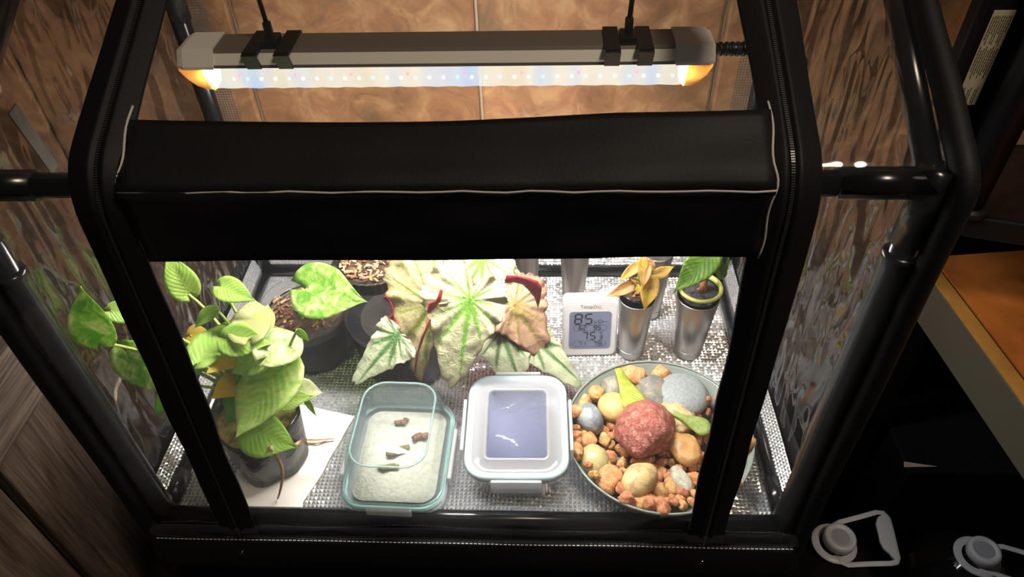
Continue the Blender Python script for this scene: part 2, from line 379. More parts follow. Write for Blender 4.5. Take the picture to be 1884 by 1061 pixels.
def loft(mb, rings, mi=0, cap0=False, cap1=False, closed=True, T=None, smooth=True):  # rings: lists of points of the same length
    n = len(rings[0]); vs = [Vector(p) for r in rings for p in r]
    if T is not None: vs = [T @ v for v in vs]
    fs = [(i*n+j, i*n+(j+1) % n, (i+1)*n+(j+1) % n, (i+1)*n+j) for i in range(len(rings)-1) for j in range(n if closed else n-1)]
    if cap0: fs.append(list(range(n))[::-1])
    if cap1: fs.append([(len(rings)-1)*n+j for j in range(n)])
    mb.add(vs, fs, mi, smooth)

# ================================================================== the setting
def struct(name, mb, mat, label=None):
    o = mb.build(name, mat); tag(o, label, None, None, 'structure'); return o
floor = struct('floor', MB().box((0.1, -.2, -.63), (4, 3, .04)), 'room_floor', 'dark floor of the room')
WY = .475
wall = struct('wall_back', MB().box((.15, WY+.03, .25), (3.2, .04, 1.74)), 'grout', 'wall of brown slate tiles behind the tent')
tm = MB().box((0, 0, 0), (.301, .012, .301), bev=.004)
proto = None
for i in range(-4, 5):
    for k in range(-2, 4):
        if proto is None: proto = tm.build('tile', 'slate_tile', wall); o = proto
        else: o = proto.copy(); col.objects.link(o); o.parent = wall
        o.location = Vector((-.0045+.305*i+.1525, WY+.006 + random.uniform(-.001, .001), .095+.305*k+.1525 - .01))
        o.rotation_euler = (0, (0, PI/2, PI, -PI/2)[random.randrange(4)], 0)
# black cabinet the tent stands on
e = thing('cabinet', (0, .2, -.61), 'black cabinet the grow tent stands on', 'cabinet')
MB().box((0, .225, -.306), (.70, .42, .608-.03), bev=.003).build('body', 'black_void', e)
MB().box((0, .222, -.0165), (.72, .45, .012), bev=.003).build('top', 'black_satin', e)

# ================================================================== the tent
TW, TD, TH = .335, .40, .438
SL = math.radians(28); EY, EZ = -.013, .4475; RL = .2425
tent = thing('grow_tent', (0, .2, -.01), 'clear plastic grow tent with black tubes, zips and a black front band', 'tent')
def dirv(a): return Vector((0, math.cos(a), math.sin(a)))
def profile(d=0, zbot=-.065, top=RL, rr=.02, n=18):        # (y, z) along the front wall, over the eave and up the roof
    pts = []
    for i in range(n+1): pts.append((EY-d, zbot + (EZ-rr-zbot)*i/n))
    a, b, c = (EY-d, EZ-rr), (EY-d, EZ+d*math.tan(SL/2+PI/4)*.55), (EY+rr*math.cos(SL)-d*math.sin(SL), EZ+rr*math.sin(SL)+d*math.cos(SL))
    for i in range(1, 7):
        t = i/7; pts.append(tuple(a[k]*(1-t)**2+b[k]*2*t*(1-t)+c[k]*t*t for k in (0, 1)))
    for i in range(n+1):
        l = rr+(top-rr)*i/n; pts.append((EY+l*math.cos(SL)-d*math.sin(SL), EZ+l*math.sin(SL)+d*math.cos(SL)))
    return pts
def sheet(x0, x1, pts, nx, wob=.0015, sc_=9.0, xf=None):   # a sheet across x along a profile; xf(x, y, z) shifts x
    mb = MB(); k = len(pts)-1
    def fn(u, v):
        y, z = pts[round(u*k)]; x = x0+(x1-x0)*v
        if xf: x = xf(v, y, z)
        nz = noise.noise(Vector((x*sc_, y*sc_, z*sc_)))*wob
        return Vector((x, y-nz, z+nz*.6))
    mb.grid(fn, k, nx); return mb
def zx(side, y, z):                                         # where the centre line of a zip runs
    if side < 0:
        if y < EY+.004: return -.254 + (.032)*max(0, min(1, (z+.065)/.505))
        return -.222 + .008*min(1, (y-EY)/.14) + .0*z
    if y < EY+.004: return .252 - .012*max(0, min(1, (z+.065)/.505))
    return .240 - .006*min(1, (y-EY)/.14)
P0 = profile(0, -.012)
sheet(0, 0, P0, 30, .002, 8, lambda v, y, z: zx(-1, y, z)+(zx(1, y, z)-zx(-1, y, z))*v).build('door_film', 'film_front', tent)
for s in (-1, 1):
    sheet(0, 0, profile(0, -.012), 10, .002, 8, lambda v, y, z: s*.351*(1-v)+zx(s, y, z)*v).build('front_film', 'film_roof', tent)
# side walls, back wall and back roof slope
RY, RZ = EY+RL*math.cos(SL), EZ+RL*math.sin(SL); BY = 2*RY-EY
def pent(s):
    mb = MB(); zs = 26; ys = 22
    def fn(u, v):
        y = EY+(BY-EY)*v; top = EZ+(RZ-EZ)*(1-abs(y-RY)/(RY-EY)); z = -.012+(top+.012)*u
        b = .006*noise.noise(Vector((y*7, z*4, s*5)))*math.sin(PI*min(1, u*1.1))
        return Vector((s*(.351+b), y, z))
    mb.grid(fn, zs, ys); return mb
for s in (-1, 1): pent(s).build('side_film', 'film_side', tent)
mb = MB(); mb.grid(lambda u, v: Vector((-.351+.702*v, BY+.003*noise.noise(Vector((v*6, u*4, 2))), -.012+(EZ+.012)*u)), 14, 24); mb.build('back_film', 'film_back', tent)
mb = MB(); mb.grid(lambda u, v: Vector((-.351+.702*v, RY+(BY-RY)*u, RZ+(EZ-RZ)*u+.003*noise.noise(Vector((v*6, u*4, 5))))), 14, 24); mb.build('rear_roof_film', 'film_back', tent)
# net strips at the back corners
for s in (-1, 1):
    mb = MB(); mb.grid(lambda u, v: Vector((s*(.349-.040*v), BY-.005, .0+EZ*u)), 8, 2); mb.build('net_strip', 'net_fabric', tent)
# black corner binding
for s in (-1, 1):
    pts = [Vector((s*(.350+.0006*math.sin(i*.7)-(.008*max(0, (y-EY)/.2) if s > 0 else 0)), y, z)) for i, (y, z) in enumerate(profile(0, -.07))]
    MB().tube(pts, .0092, 10, upv=(s, 0, 0)).build('corner_binding', 'tent_fabric', tent)
    back = [(BY, EZ*i/8-.012) for i in range(9)] + [(BY+(RY-BY)*i/8, EZ+(RZ-EZ)*i/8) for i in range(1, 9)]
    MB().tube([Vector((s*.349, y, z)) for y, z in back], .008, 8, upv=(s, 0, 0)).build('corner_binding', 'tent_fabric', tent)
    mb = MB(); mb.grid(lambda u, v: Vector((s*(.3555+.002*math.sin(v*20)*u), EY+(BY-EY)*v, -.07+.118*u+.004*math.sin(v*9)*u)), 4, 24)
    mb.build('side_skirt', 'tent_fabric', tent, solid=.001)
MB().box((-.3445, .106, .409), (.0016, .013, .066), Matrix.Rotation(.16, 3, 'X'), bev=.0004).build('strap', 'strap_grey', tent)
# frame tubes
def bar(name, a, b, r=.009, n=16): return MB().tube([a, b], r, n).build(name, 'tube_black', tent)
for s in (-1, 1):
    x = s*TW; zf = Y_(45, 505, 0).z if s < 0 else Y_(1640, 470, 0).z
    p_ = bar('front_post', (x, 0, 0), (x, 0, TH), .0088)
    MB().lathe([(.009, zf+.004), (.0125, zf+.003), (.0132, zf), (.0118, zf-.008), (.0112, zf-.03), (.0112, .03), (.0125, .028), (.0125, .012), (.009, .01)], (x, 0, 0), 20).build('sleeve', 'tube_black', p_)
    bar('back_post', (x, TD, 0), (x, TD, TH), .0088)
    b_ = bar('base_bar', (x, 0, .004), (x, TD, .004), .0082)
    MB().tube([(x, .012, .004), (x, .05, .004)], .0102, 16).build('sleeve', 'tube_black', b_)
    bar('rake_bar', (x, 0, TH), (x, TD/2, TH+TD/2*math.tan(SL)), .0088)
    bar('rake_bar', (x, TD, TH), (x, TD/2, TH+TD/2*math.tan(SL)), .0088)
    for y in (0, TD): 
        c_ = MB(); c_.tube([(x, y, TH), (x-s*.062, y, TH)], .0112, 16); c_.tube([(x, y, TH+.012), (x, y, TH-.05)], .0112, 16); c_.build('corner_joint', 'tube_black', tent)
bar('eave_bar', (-TW, 0, TH), (TW, 0, TH)); bar('eave_bar', (-TW, TD, TH), (TW, TD, TH))
RBZ = TH+TD/2*math.tan(SL)
bar('ridge_bar', (-TW, TD/2, RBZ), (TW, TD/2, RBZ))
bar('base_bar', (-TW, 0, 0), (TW, 0, 0)); bar('base_bar', (-TW, TD, .006), (TW, TD, .006))
# the black band over the eave: two pieces with a seam between
def flap_sheet(pts, d, y0, y1, lowsag):
    mb = MB(); k = len(pts)-1
    def fn(u, v):
        i = round(u*k); y, z = pts[i]; x = -.2045+.4325*v
        wv = .0022*noise.noise(Vector((x*14, u*2.2, 3+y0)))+.0015*math.sin(v*5+1)
        return Vector((x, y-wv-.001, z+wv*.4+lowsag(u, v)))
    mb.grid(fn, k, 48); return mb
ZL = Y_(900, 478, EY-.007).z-.002
lo_ = [(EY-.005, ZL+(EZ-ZL-.002)*i/10) for i in range(11)]
flap_sheet(lo_, 0, 1, 0, lambda u, v: (1-u)*(.004*v+.0008*math.sin(v*9))).build('front_band', 'tent_flap', tent, solid=.0012)
hi_ = [(EY-.005+l*math.cos(SL)-.0, EZ-.001+.003*min(1, i/2)+l*math.sin(SL)) for i, l in [(i, .0515*i/10) for i in range(11)]]
def topsag(u, v): return u*(-.0035*math.sin(PI*min(1, v*1.3))+.004*max(0, v-.5)*2)
flap_sheet(hi_, 0, 2, 0, topsag).build('roof_band', 'tent_fabric', tent, solid=.0012)
MB().tube([(-.204+.432*i/30, EY-.0072-.0004*math.sin(i*2.2), EZ-.0015+.0006*math.sin(i*1.7)) for i in range(31)], .0008, 6).build('seam_piping', 'thread_white', tent)
for s in (-1, 1):
    x0 = -.2035 if s < 0 else .2275
    pts = [Vector((x0+s*.0012*math.sin(i*.7), y-.0022, z+.0015)) for i, (y, z) in enumerate(profile(.004, ZL+.002, .058, .012, 8))]
    MB().tube(pts, .0009, 6).build('seam_piping', 'thread_white', tent)
# zips
for s in (-1, 1):
    zb = -.062 if s < 0 else -.06
    pr = profile(.0045, zb, RL, .03, 26)
    offs = [(-.0195, -.001), (-.0185, .0006), (-.0075, .001), (-.006, .0028), (-.0035, .0026), (-.0028, .0005), (.0028, .0005), (.0035, .0026), (.006, .0028), (.0075, .001), (.0185, .0006), (.0195, -.001)]
    rings = []
    for i, (y, z) in enumerate(pr):
        x = zx(s, y, z)+.0012*noise.noise(Vector((s*3, y*9, z*9)))
        j = min(len(pr)-2, i); ty, tz = pr[j+1][0]-pr[j][0], pr[j+1][1]-pr[j][1]; L = math.hypot(ty, tz); ny, nz = -tz/L, ty/L
        w_ = 1+.12*noise.noise(Vector((s, y*12, z*12)))
        rings.append([(x+dx*w_, y+ny*(dh), z+nz*dh) for dx, dh in offs])
    mb = MB(); loft(mb, rings, closed=False, smooth=True)
    band = mb.build('zip_band', 'tent_fabric', tent, solid=.0012)
    # coil: a close row of small teeth
    mb = MB(); acc = 0; step = .0017
    for i in range(len(pr)-1):
        a = Vector((zx(s, *pr[i]), pr[i][0], pr[i][1])); b = Vector((zx(s, *pr[i+1]), pr[i+1][0], pr[i+1][1])); L = (b-a).length; d = (b-a)/L
        nrm = Vector((0, -d.z, d.y)).normalized(); side = d.cross(nrm)
        while acc < L:
            p = a+d*acc+nrm*.0016; q = [p+side*sx*.0013+d*dd*.0005+nrm*nn*.0005 for sx in (-1, 1) for dd in (-1, 1) for nn in (-1, 1)]
            mb.add(q, [(0, 1, 3, 2), (4, 6, 7, 5), (0, 4, 5, 1), (2, 3, 7, 6), (0, 2, 6, 4), (1, 5, 7, 3)], 0, False); acc += step
        acc -= L
    c_ = mb.build('zip_coil', 'coil_grey', band); c_['kind'] = 'stuff'
    # slider with its pull
    zs_ = zb+(.028 if s < 0 else .024); xs_ = zx(s, EY, zs_)
    mb = MB(); mb.box((xs_, EY-.0085, zs_), (.0075, .005, .009), bev=.0014); mb.box((xs_, EY-.0125, zs_), (.0022, .005, .006), bev=.0008)
    mb.build('slider', 'slider_metal', band)
    mb = MB(); tilt = (-.008, -.016) if s < 0 else (-.005, -.026)
    a = Vector((xs_, EY-.0145, zs_-.001)); b = Vector((xs_+tilt[0], EY-.012, zs_+tilt[1])); d = (b-a).normalized(); sd = d.cross(Vector((0, 1, 0))).normalized()
    loop_ = [a+d*((b-a).length*(.5-.5*math.cos(th)))+sd*.0034*math.sin(th) for th in [2*PI*i/20 for i in range(21)]]
    mb.tube(loop_, .0011, 8, cap=False); mb.build('zip_pull', 'slider_metal', band)
# hem and front skirt
def hemf(u, v):
    x = -.348+.696*v; b = .002*noise.noise(Vector((x*9, 1, 0)))
    return Vector((x, EY-.004-.006*math.sin(PI*u)-b, .008-.026*u+b))
mb = MB(); mb.grid(hemf, 6, 60); mb.build('hem', 'film_hem', tent)
mb = MB()
for i in range(150):
    x = -.343+.686*i/149; p = hemf(.8, (x+.348)/.696); mb.box(p+Vector((0, -.0012, -.002)), (.0030, .0007, .0008+.0005*random.random()))
mb.build('stitching', 'thread_white', tent)
def skf(u, v):
    x = -.354+.708*v; b = .004*noise.noise(Vector((x*7, u*2, 4)))
    return Vector((x, EY-.005-.010*math.sin(PI*u*.9)-b*u, -.017-.058*u+b*.4))
mb = MB(); mb.grid(skf, 10, 60); mb.build('front_skirt', 'tent_fabric', tent, solid=.001)

# ================================================================== embossed foil mat
mb = MB(); P = .0047
def emboss(org, eu, ev, nu, nv, nrm, hgt=.0019):
    org, eu, ev, nrm = map(Vector, (org, eu, ev, nrm)); W_ = nv+1
    wob = lambda q: nrm*(.0016*noise.noise(q*14))
    vs = []
    for i in range(nu+1):
        for j in range(nv+1):
            q = org+eu*i+ev*j; vs.append(q+wob(q)+nrm*.0*i)
    base = len(vs); fs = []
    for i in range(nu):
        for j in range(nv):
            q = org+eu*(i+.5+random.uniform(-.12, .12))+ev*(j+.5+random.uniform(-.12, .12)); vs.append(q+wob(q)+nrm*hgt*random.uniform(.7, 1.25)); c_ = len(vs)-1
            a, b, c, d = i*W_+j, (i+1)*W_+j, (i+1)*W_+j+1, i*W_+j+1
            fs += [(a, b, c_), (b, c, c_), (c, d, c_), (d, a, c_)]
    mb.add(vs, fs, 0, False)
NXF, NYF = int(.668/P), int(.402/P)
emboss((-.334, -.002, -.004), (P, 0, 0), (0, P, 0), NXF, NYF, (0, 0, 1))
emboss((.334, -.002, -.004), (P*.38, 0, P*.92), (0, P, 0), 8, NYF, (-.89, 0, .45))
emboss((-.334, -.002, -.004), (0, P, 0), (-P*.38, 0, P*.92), NYF, 8, (.89, 0, .45))
emboss((-.334, -.002+NYF*P, -.004), (P, 0, 0), (0, P*.2, P*.97), NXF, 11, (0, -.97, .2))
o = mb.build('foil_mat', 'foil'); tag(o, 'silver embossed foil mat lining the tent floor', 'mat'); o['kind'] = 'thing'

# ================================================================== grow lamp
lamp = thing('grow_lamp', (0, .2, .404), 'long grow lamp with a row of lit diodes hanging under the roof', 'lamp')
LX0, LX1 = -.222, .203
def prism(x0, x1, sec, mb=None, bev=0):
    mb = mb or MB(); loft(mb, [[(x, y, z) for y, z in sec] for x in (x0, x1)], cap0=True, cap1=True, smooth=False); return mb
sec = [(.222, .446), (.192, .446), (.1835, .433), (.182, .4275), (.222, .4275)]
prism(LX0, LX1, [(.2225, .4475), (.1915, .4475), (.1895, .4445), (.2225, .4445)]).build('top_cover', 'lamp_dark', lamp)
prism(LX0, LX1, [(.222, .4444), (.1893, .4444), (.1838, .4376), (.1828, .4366), (.222, .4366)]).build('housing', 'lamp_grey', lamp)
prism(LX0, LX1, [(.222, .4365), (.1828, .4365), (.1824, .4338), (.222, .4338)]).build('lip', 'lamp_dark', lamp)
half = [(.202+.0185*math.cos(PI+PI*i/14), .4338+.0275*math.sin(PI+PI*i/14)) for i in range(15)]
mb = MB(); loft(mb, [[(LX0+(LX1-LX0)*k/60, y, z+.0004*math.sin(k*1.9)) for y, z in half] for k in range(61)], closed=False); mb.build('lens', 'lamp_lens', lamp)
# diode board: two faces looking down, a little to the front and a little to the back
mb = MB()
mb.add([(LX0+.004, .189, .4332), (LX1-.004, .189, .4332), (LX1-.004, .202, .4295), (LX0+.004, .202, .4295), (LX0+.004, .215, .4332), (LX1-.004, .215, .4332)],
       [(0, 3, 2, 1), (3, 4, 5, 2), (0, 1, 5, 4)], 0, False)
bd = mb.build('diode_board', ['led_board'], lamp)
# diodes, domes seen through the front of the lens
def dome(mat):
    d_ = MB(); d_.lathe([(.0001, -.0008), (.0012, -.0006), (.0016, .0), (.0012, .0006), (.0001, .0009)], (0, 0, 0), 10); return d_.build('diode', mat, lamp)
NLED = 33; protos = {}
pat = ['led_white', 'led_white', 'led_blue']
for i in range(NLED):
    x = LX0+.012+(LX1-LX0-.024)*i/(NLED-1); m_ = pat[i % 3]
    for (mm_, dx, dz) in [(m_, 0, 0)] + ([('led_red', .006, .0035)] if i % 4 == 1 else []):
        if mm_ in protos: o = protos[mm_].copy(); col.objects.link(o)
        else: o = dome(mm_); protos[mm_] = o
        o.parent = lamp; o.location = Vector((x+dx, .1868, .4215+dz))-lamp.location; o.rotation_euler = (PI/2.6, 0, 0)
for s, xa, xb in ((-1, LX0, LX0-.021), (1, LX1, LX1+.022)):
    k = lambda f, g: [(.202+(y-.202)*f, z if g == 0 else .437+(z-.437)*g) for y, z in [(.2235, .449), (.190, .449), (.181, .436), (.181, .4335), (.2235, .4335)]]
    mb = MB(); loft(mb, [[(x, y, z) for y, z in k(f, g)] for x, f, g in ((xa-s*.012, 1, 0), (xb-s*.006, 1, 0), (xb, .86, .8))], cap0=True, cap1=True, smooth=False)
    mb.build('end_cap', 'lamp_cap', lamp)
    mb = MB(); rings = []
    for x, f in ((xa, 1), (xa+s*.007, .97), (xa+s*.013, .86), (xa+s*.018, .62), (xa+s*.0205, .3)):
        rings.append([(x, .202+.0195*math.cos(PI+PI*i/12), .4335+.0285*f*math.sin(PI+PI*i/12)) for i in range(13)])
    loft(mb, rings, closed=True, cap1=True); mb.build('end_cap', 'lamp_cap_painted_glow', lamp)
    MB().tube([(xa-s*.0035, .200, .421), (xa-s*.0005, .200, .421)], .0115, 20).build('end_diode', 'led_end', lamp)
for x, px in ((-.160, 480), (.151, 1152)):
    mb = MB()
    for dx in (-.018, .010):
        mb.box((x+dx+.004, .2015, .4485), (.013, .046, .002)); mb.box((x+dx+.004, .1795, .441), (.013, .002, .017), Matrix.Rotation(.45, 3, 'X')); mb.box((x+dx+.004, .2245, .438), (.013, .002, .022))
    mb.box((x, .2, .4515), (.014, .02, .006), bev=.001)
    clip = mb.build('clip', 'zip_black', lamp)
    mb = MB(); mb.box((x, .2, .461), (.007, .006, .014), bev=.0015); mb.tube([(x, .2, .465), (x+(-.004 if x < 0 else .003), .2, RBZ-.008)], .0022, 8)
    th = [2*PI*i/16 for i in range(17)]; cx_ = x+(-.004 if x < 0 else .003)
    mb.tube([(cx_, .2+.0115*math.cos(a), RBZ+.0115*math.sin(a)) for a in th], .002, 8, cap=False); mb.build('hanger', 'zip_black', lamp)
mb = MB(); mb.tube([(LX1+.021, .204, .437), (LX1+.06, .204, .437)], .0052, 14)
for i in range(5): mb.tube([(LX1+.028+i*.005, .204, .437), (LX1+.0305+i*.005, .204, .437)], .0062, 14)
mb.tube(bez((LX1+.055, .204, .437), (LX1+.11, .206, .437), (LX1+.118, .24, .40), 12), .0034, 10); mb.tube(bez((LX1+.118, .24, .40), (LX1+.121, .31, .33), (LX1+.115, .385, .02), 12), .0034, 10)
mb.build('power_cord', 'zip_black', lamp)

# ================================================================== paper towel under the pothos
FZ = -.0022
pc = [Z_(372, 940, 0), Z_(545, 742, 0), Z_(652, 766, 0), Z_(548, 944, 0)]
mb = MB()
def papf(u, v):
    a = pc[0].lerp(pc[1], v); b = pc[3].lerp(pc[2], v); p = a.lerp(b, u); n_ = noise.noise(Vector((u*3, v*3, 1)))
    return Vector((p.x+.003*noise.noise(Vector((v*4, u, 7))), max(.0, p.y), FZ+.0018+.0012*n_+.003*max(0, v-.8)*u))
mb.grid(papf, 14, 16); tag(centre(mb.build('paper_towel', 'paper', None, solid=.0008)), 'white paper towel spread on the foil under the pothos pot', 'paper towel')

# ================================================================== glass food containers
def ring_pts(w_, d_, r, z, cx, cy_, rot=0):
    c, s = math.cos(rot), math.sin(rot)
    return [(cx+x*c-y*s, cy_+x*s+y*c, z) for x, y in rrect(w_, d_, r)]
def clipbox(name, c, d, mat, parent, rot=0): return MB().box(c, d, Matrix.Rotation(rot, 3, 'Z'), bev=.0018).build(name, mat, parent)
# lid used as a tray, glass body turned over on it
gx, gy, ga = -.0845, .0735, -.03
g = thing('glass_container', (gx, gy, FZ), 'empty looking glass food box turned upside down over its lid, holding brown scraps', 'food container')
R_ = lambda w_, d_, r, z: ring_pts(w_, d_, r, z, gx, gy, ga)
mb = MB(); loft(mb, [R_(.112, .140, .022, FZ), R_(.118, .146, .024, FZ+.004), R_(.118, .146, .024, FZ+.011), R_(.108, .136, .02, FZ+.011), R_(.106, .134, .02, FZ+.005)], cap0=True, cap1=True)
mb.build('lid', 'lid_clear', g)
mb = MB(); loft(mb, [R_(.1135, .1415, .022, FZ+.0115), R_(.1135, .1415, .022, FZ+.0145), R_(.104, .132, .019, FZ+.0145), R_(.104, .132, .019, FZ+.0115), R_(.1135, .1415, .022, FZ+.0115)]); mb.build('gasket', 'gasket_teal', g)
z1 = FZ+.015
mb = MB(); loft(mb, [R_(.114, .142, .024, z1), R_(.114, .142, .024, z1+.004), R_(.106, .134, .022, z1+.006), R_(.096, .126, .024, z1+.047), R_(.090, .120, .026, z1+.055), R_(.080, .110, .024, z1+.058)], cap1=True)
loft(mb, [R_(.106, .134, .02, z1), R_(.098, .126, .02, z1+.006), R_(.090, .120, .022, z1+.045), R_(.082, .112, .022, z1+.052)], cap1=True); mb.build('glass_body', 'glass_teal', g)
MB().tube([Vector(p) for p in R_(.110, .138, .023, z1+.005)]+[Vector(R_(.110, .138, .023, z1+.005)[0])], .0016, 6, cap=False).build('rim', 'glass_edge', g)
mb = MB(); mb.tube([Vector(p) for p in R_(.083, .113, .024, z1+.0578)]+[Vector(R_(.083, .113, .024, z1+.0578)[0])], .0013, 6, cap=False); mb.build('foot_ring', 'glass_edge', g)
mb = MB(); loft(mb, [R_(.094, .122, .016, FZ+.0118), R_(.094, .122, .016, FZ+.0125)], cap0=True, cap1=True); mb.build('paper_liner', 'liner', g)
for dx, dy, w_, d_ in ((0, -.0745, .05, .005), (0, .0745, .05, .005), (-.0605, 0, .005, .068), (.0605, 0, .005, .068)):
    c, s = math.cos(ga), math.sin(ga); clipbox('clip', (gx+dx*c-dy*s, gy+dx*s+dy*c, FZ+.012), (w_, d_, .016), 'lid_frost', g, ga)
def scrap(px, py, L, r, ang, mat, lab, n=7):
    p = Z_(px, py, FZ+.0155+r*.4); mb = MB(); pts = []; rs = []
    for i in range(n):
        t = i/(n-1)-.5; pts.append(p+Vector((math.cos(ang)*L*t+.002*math.sin(i*2), math.sin(ang)*L*t+.0015*math.cos(i*1.7), .001*math.sin(i*1.3)))); rs.append(r*(.45+.75*math.sin(PI*(i+.7)/(n+.4))))
    mb.tube(pts, rs, 8, flat=.6); tag(centre(mb.build('leaf_scrap', mat)), lab, 'plant scrap', 'dried scraps under the upturned glass box')
scrap(735, 776, .012, .003, .2, 'crumb_brown', 'small reddish scrap under the glass box, farthest from the zip bottom')
scrap(745, 774, .010, .0028, 1.4, 'crumb_brown', 'upright red brown scrap beside the farthest scrap under the glass box')
scrap(769, 802, .014, .0042, .7, 'crumb_brown', 'dark rust coloured scrap at the right side under the glass box')
scrap(783, 801, .010, .0034, 1.2, 'crumb_brown', 'narrow rust scrap touching the right wall under the glass box')
scrap(733, 828, .030, .0042, .45, 'crumb_green', 'long olive green curled scrap in the middle of the glass box')
scrap(715, 858, .026, .0032, .12, 'crumb_green', 'flat olive scrap lying nearest the front clip of the glass box')
# upright box with its lid on
hx, hy, ha = .0505, .0845, .012
g = thing('glass_container', (hx, hy, FZ), 'glass food box with a clear lid snapped on and teal seal', 'food container')
R_ = lambda w_, d_, r, z: ring_pts(w_, d_, r, z, hx, hy, ha)
mb = MB(); loft(mb, [R_(.080, .108, .022, FZ+.001), R_(.088, .116, .024, FZ+.004), R_(.096, .124, .024, FZ+.012), R_(.106, .134, .024, FZ+.046), R_(.112, .140, .024, FZ+.048), R_(.112, .140, .024, FZ+.053)], cap0=True)
loft(mb, [R_(.104, .132, .022, FZ+.053), R_(.100, .128, .022, FZ+.044), R_(.090, .118, .02, FZ+.012), R_(.082, .11, .02, FZ+.007)], cap1=True); mb.build('glass_body', 'glass_teal', g)
mb = MB(); loft(mb, [R_(.078, .106, .018, FZ+.0085), R_(.089, .117, .018, FZ+.013), R_(.090, .118, .018, FZ+.017)], cap0=True, cap1=True); mb.build('filling', 'soil', g)
mb = MB(); loft(mb, [R_(.111, .139, .024, FZ+.0535), R_(.1125, .1405, .024, FZ+.056), R_(.111, .139, .024, FZ+.0585), R_(.099, .127, .021, FZ+.0585), R_(.099, .127, .021, FZ+.0535)]); mb.build('gasket', 'gasket_teal', g)
zl = FZ+.0592
mb = MB(); loft(mb, [R_(.112, .140, .024, zl-.007), R_(.114, .142, .026, zl-.003), R_(.112, .140, .026, zl), R_(.106, .134, .024, zl+.0006), R_(.098, .126, .022, zl-.0005), R_(.090, .118, .018, zl+.0005), R_(.074, .100, .008, zl+.0008), R_(.072, .098, .007, zl+.002), R_(.067, .093, .006, zl+.002), R_(.065, .091, .005, zl-.0005)]); mb.build('lid', 'lid_clear', g)
mb = MB(); loft(mb, [R_(.065, .091, .005, zl-.0012), R_(.065, .091, .005, zl-.0004)], cap0=True, cap1=True); mb.build('lid_panel', 'panel_blue', g)
for dx, dy, w_, d_ in ((0, -.0738, .054, .004), (0, .0738, .054, .004), (-.0600, 0, .004, .07), (.0600, 0, .004, .07)):
    c, s = math.cos(ha), math.sin(ha); clipbox('clip', (hx+dx*c-dy*s, hy+dx*s+dy*c, zl-.0105), (w_, d_, .021), 'lid_frost', g, ha)

# ================================================================== dish of stones
DX, DY, DR = .2115, .096, .1055
d = thing('saucer', (DX, DY, FZ), 'round grey plastic saucer filled with stones and gravel', 'saucer')
mb = MB(); mb.lathe([(.0001, FZ+.001), (.082, FZ+.001), (.088, FZ+.003), (DR-.003, FZ+.030), (DR+.0005, FZ+.0325), (DR+.001, FZ+.0315), (DR-.001, FZ+.029), (.091, FZ+.0), (.0001, FZ)], (DX, DY, 0), 96)
mb.build('bowl', 'dish_grey', d)
mb = MB(); mb.tube([(DX+(DR-.0005)*math.cos(a), DY+(DR-.0005)*math.sin(a), FZ+.0325) for a in [2*PI*i/96 for i in range(97)]], .0014, 6, cap=False); mb.build('rim', 'dish_grey', d)

def rock(name, mat, c, rad, rot=0, seed=0, amp=.18, freq=1.6, sub=3, facet=0, tilt=0):
    bm = bmesh.new(); bmesh.ops.create_icosphere(bm, subdivisions=sub, radius=1)
    rnd = random.Random(seed); planes = [(Vector((rnd.gauss(0, 1), rnd.gauss(0, 1), rnd.gauss(0, 1))).normalized(), rnd.uniform(.66, .92)) for _ in range(facet)]
    for v in bm.verts:
        p = v.co.normalized()
        k = 1+amp*noise.noise(p*freq+Vector((seed*1.7, seed*.9, 3)))+amp*.4*noise.noise(p*freq*3+Vector((seed, 2, 9)))
        q = p*k
        for n_, h in planes:
            ex = q.dot(n_)-h
            if ex > 0: q -= n_*ex*.97
        v.co = q
    mt = Matrix.Rotation(rot, 4, 'Z') @ Matrix.Rotation(tilt, 4, 'X') @ Matrix.Diagonal((*rad, 1))
    bm.transform(mt); me = bpy.data.meshes.new(name); bm.to_mesh(me); bm.free()
    for f in me.polygons: f.use_smooth = True
    me.materials.append(M[mat]); zmin = min(v.co.z for v in me.vertices); me.transform(Matrix.Translation((0, 0, -zmin)))
    o = bpy.data.objects.new(name, me); col.objects.link(o); o.location = (c[0], c[1], c[2]); return o
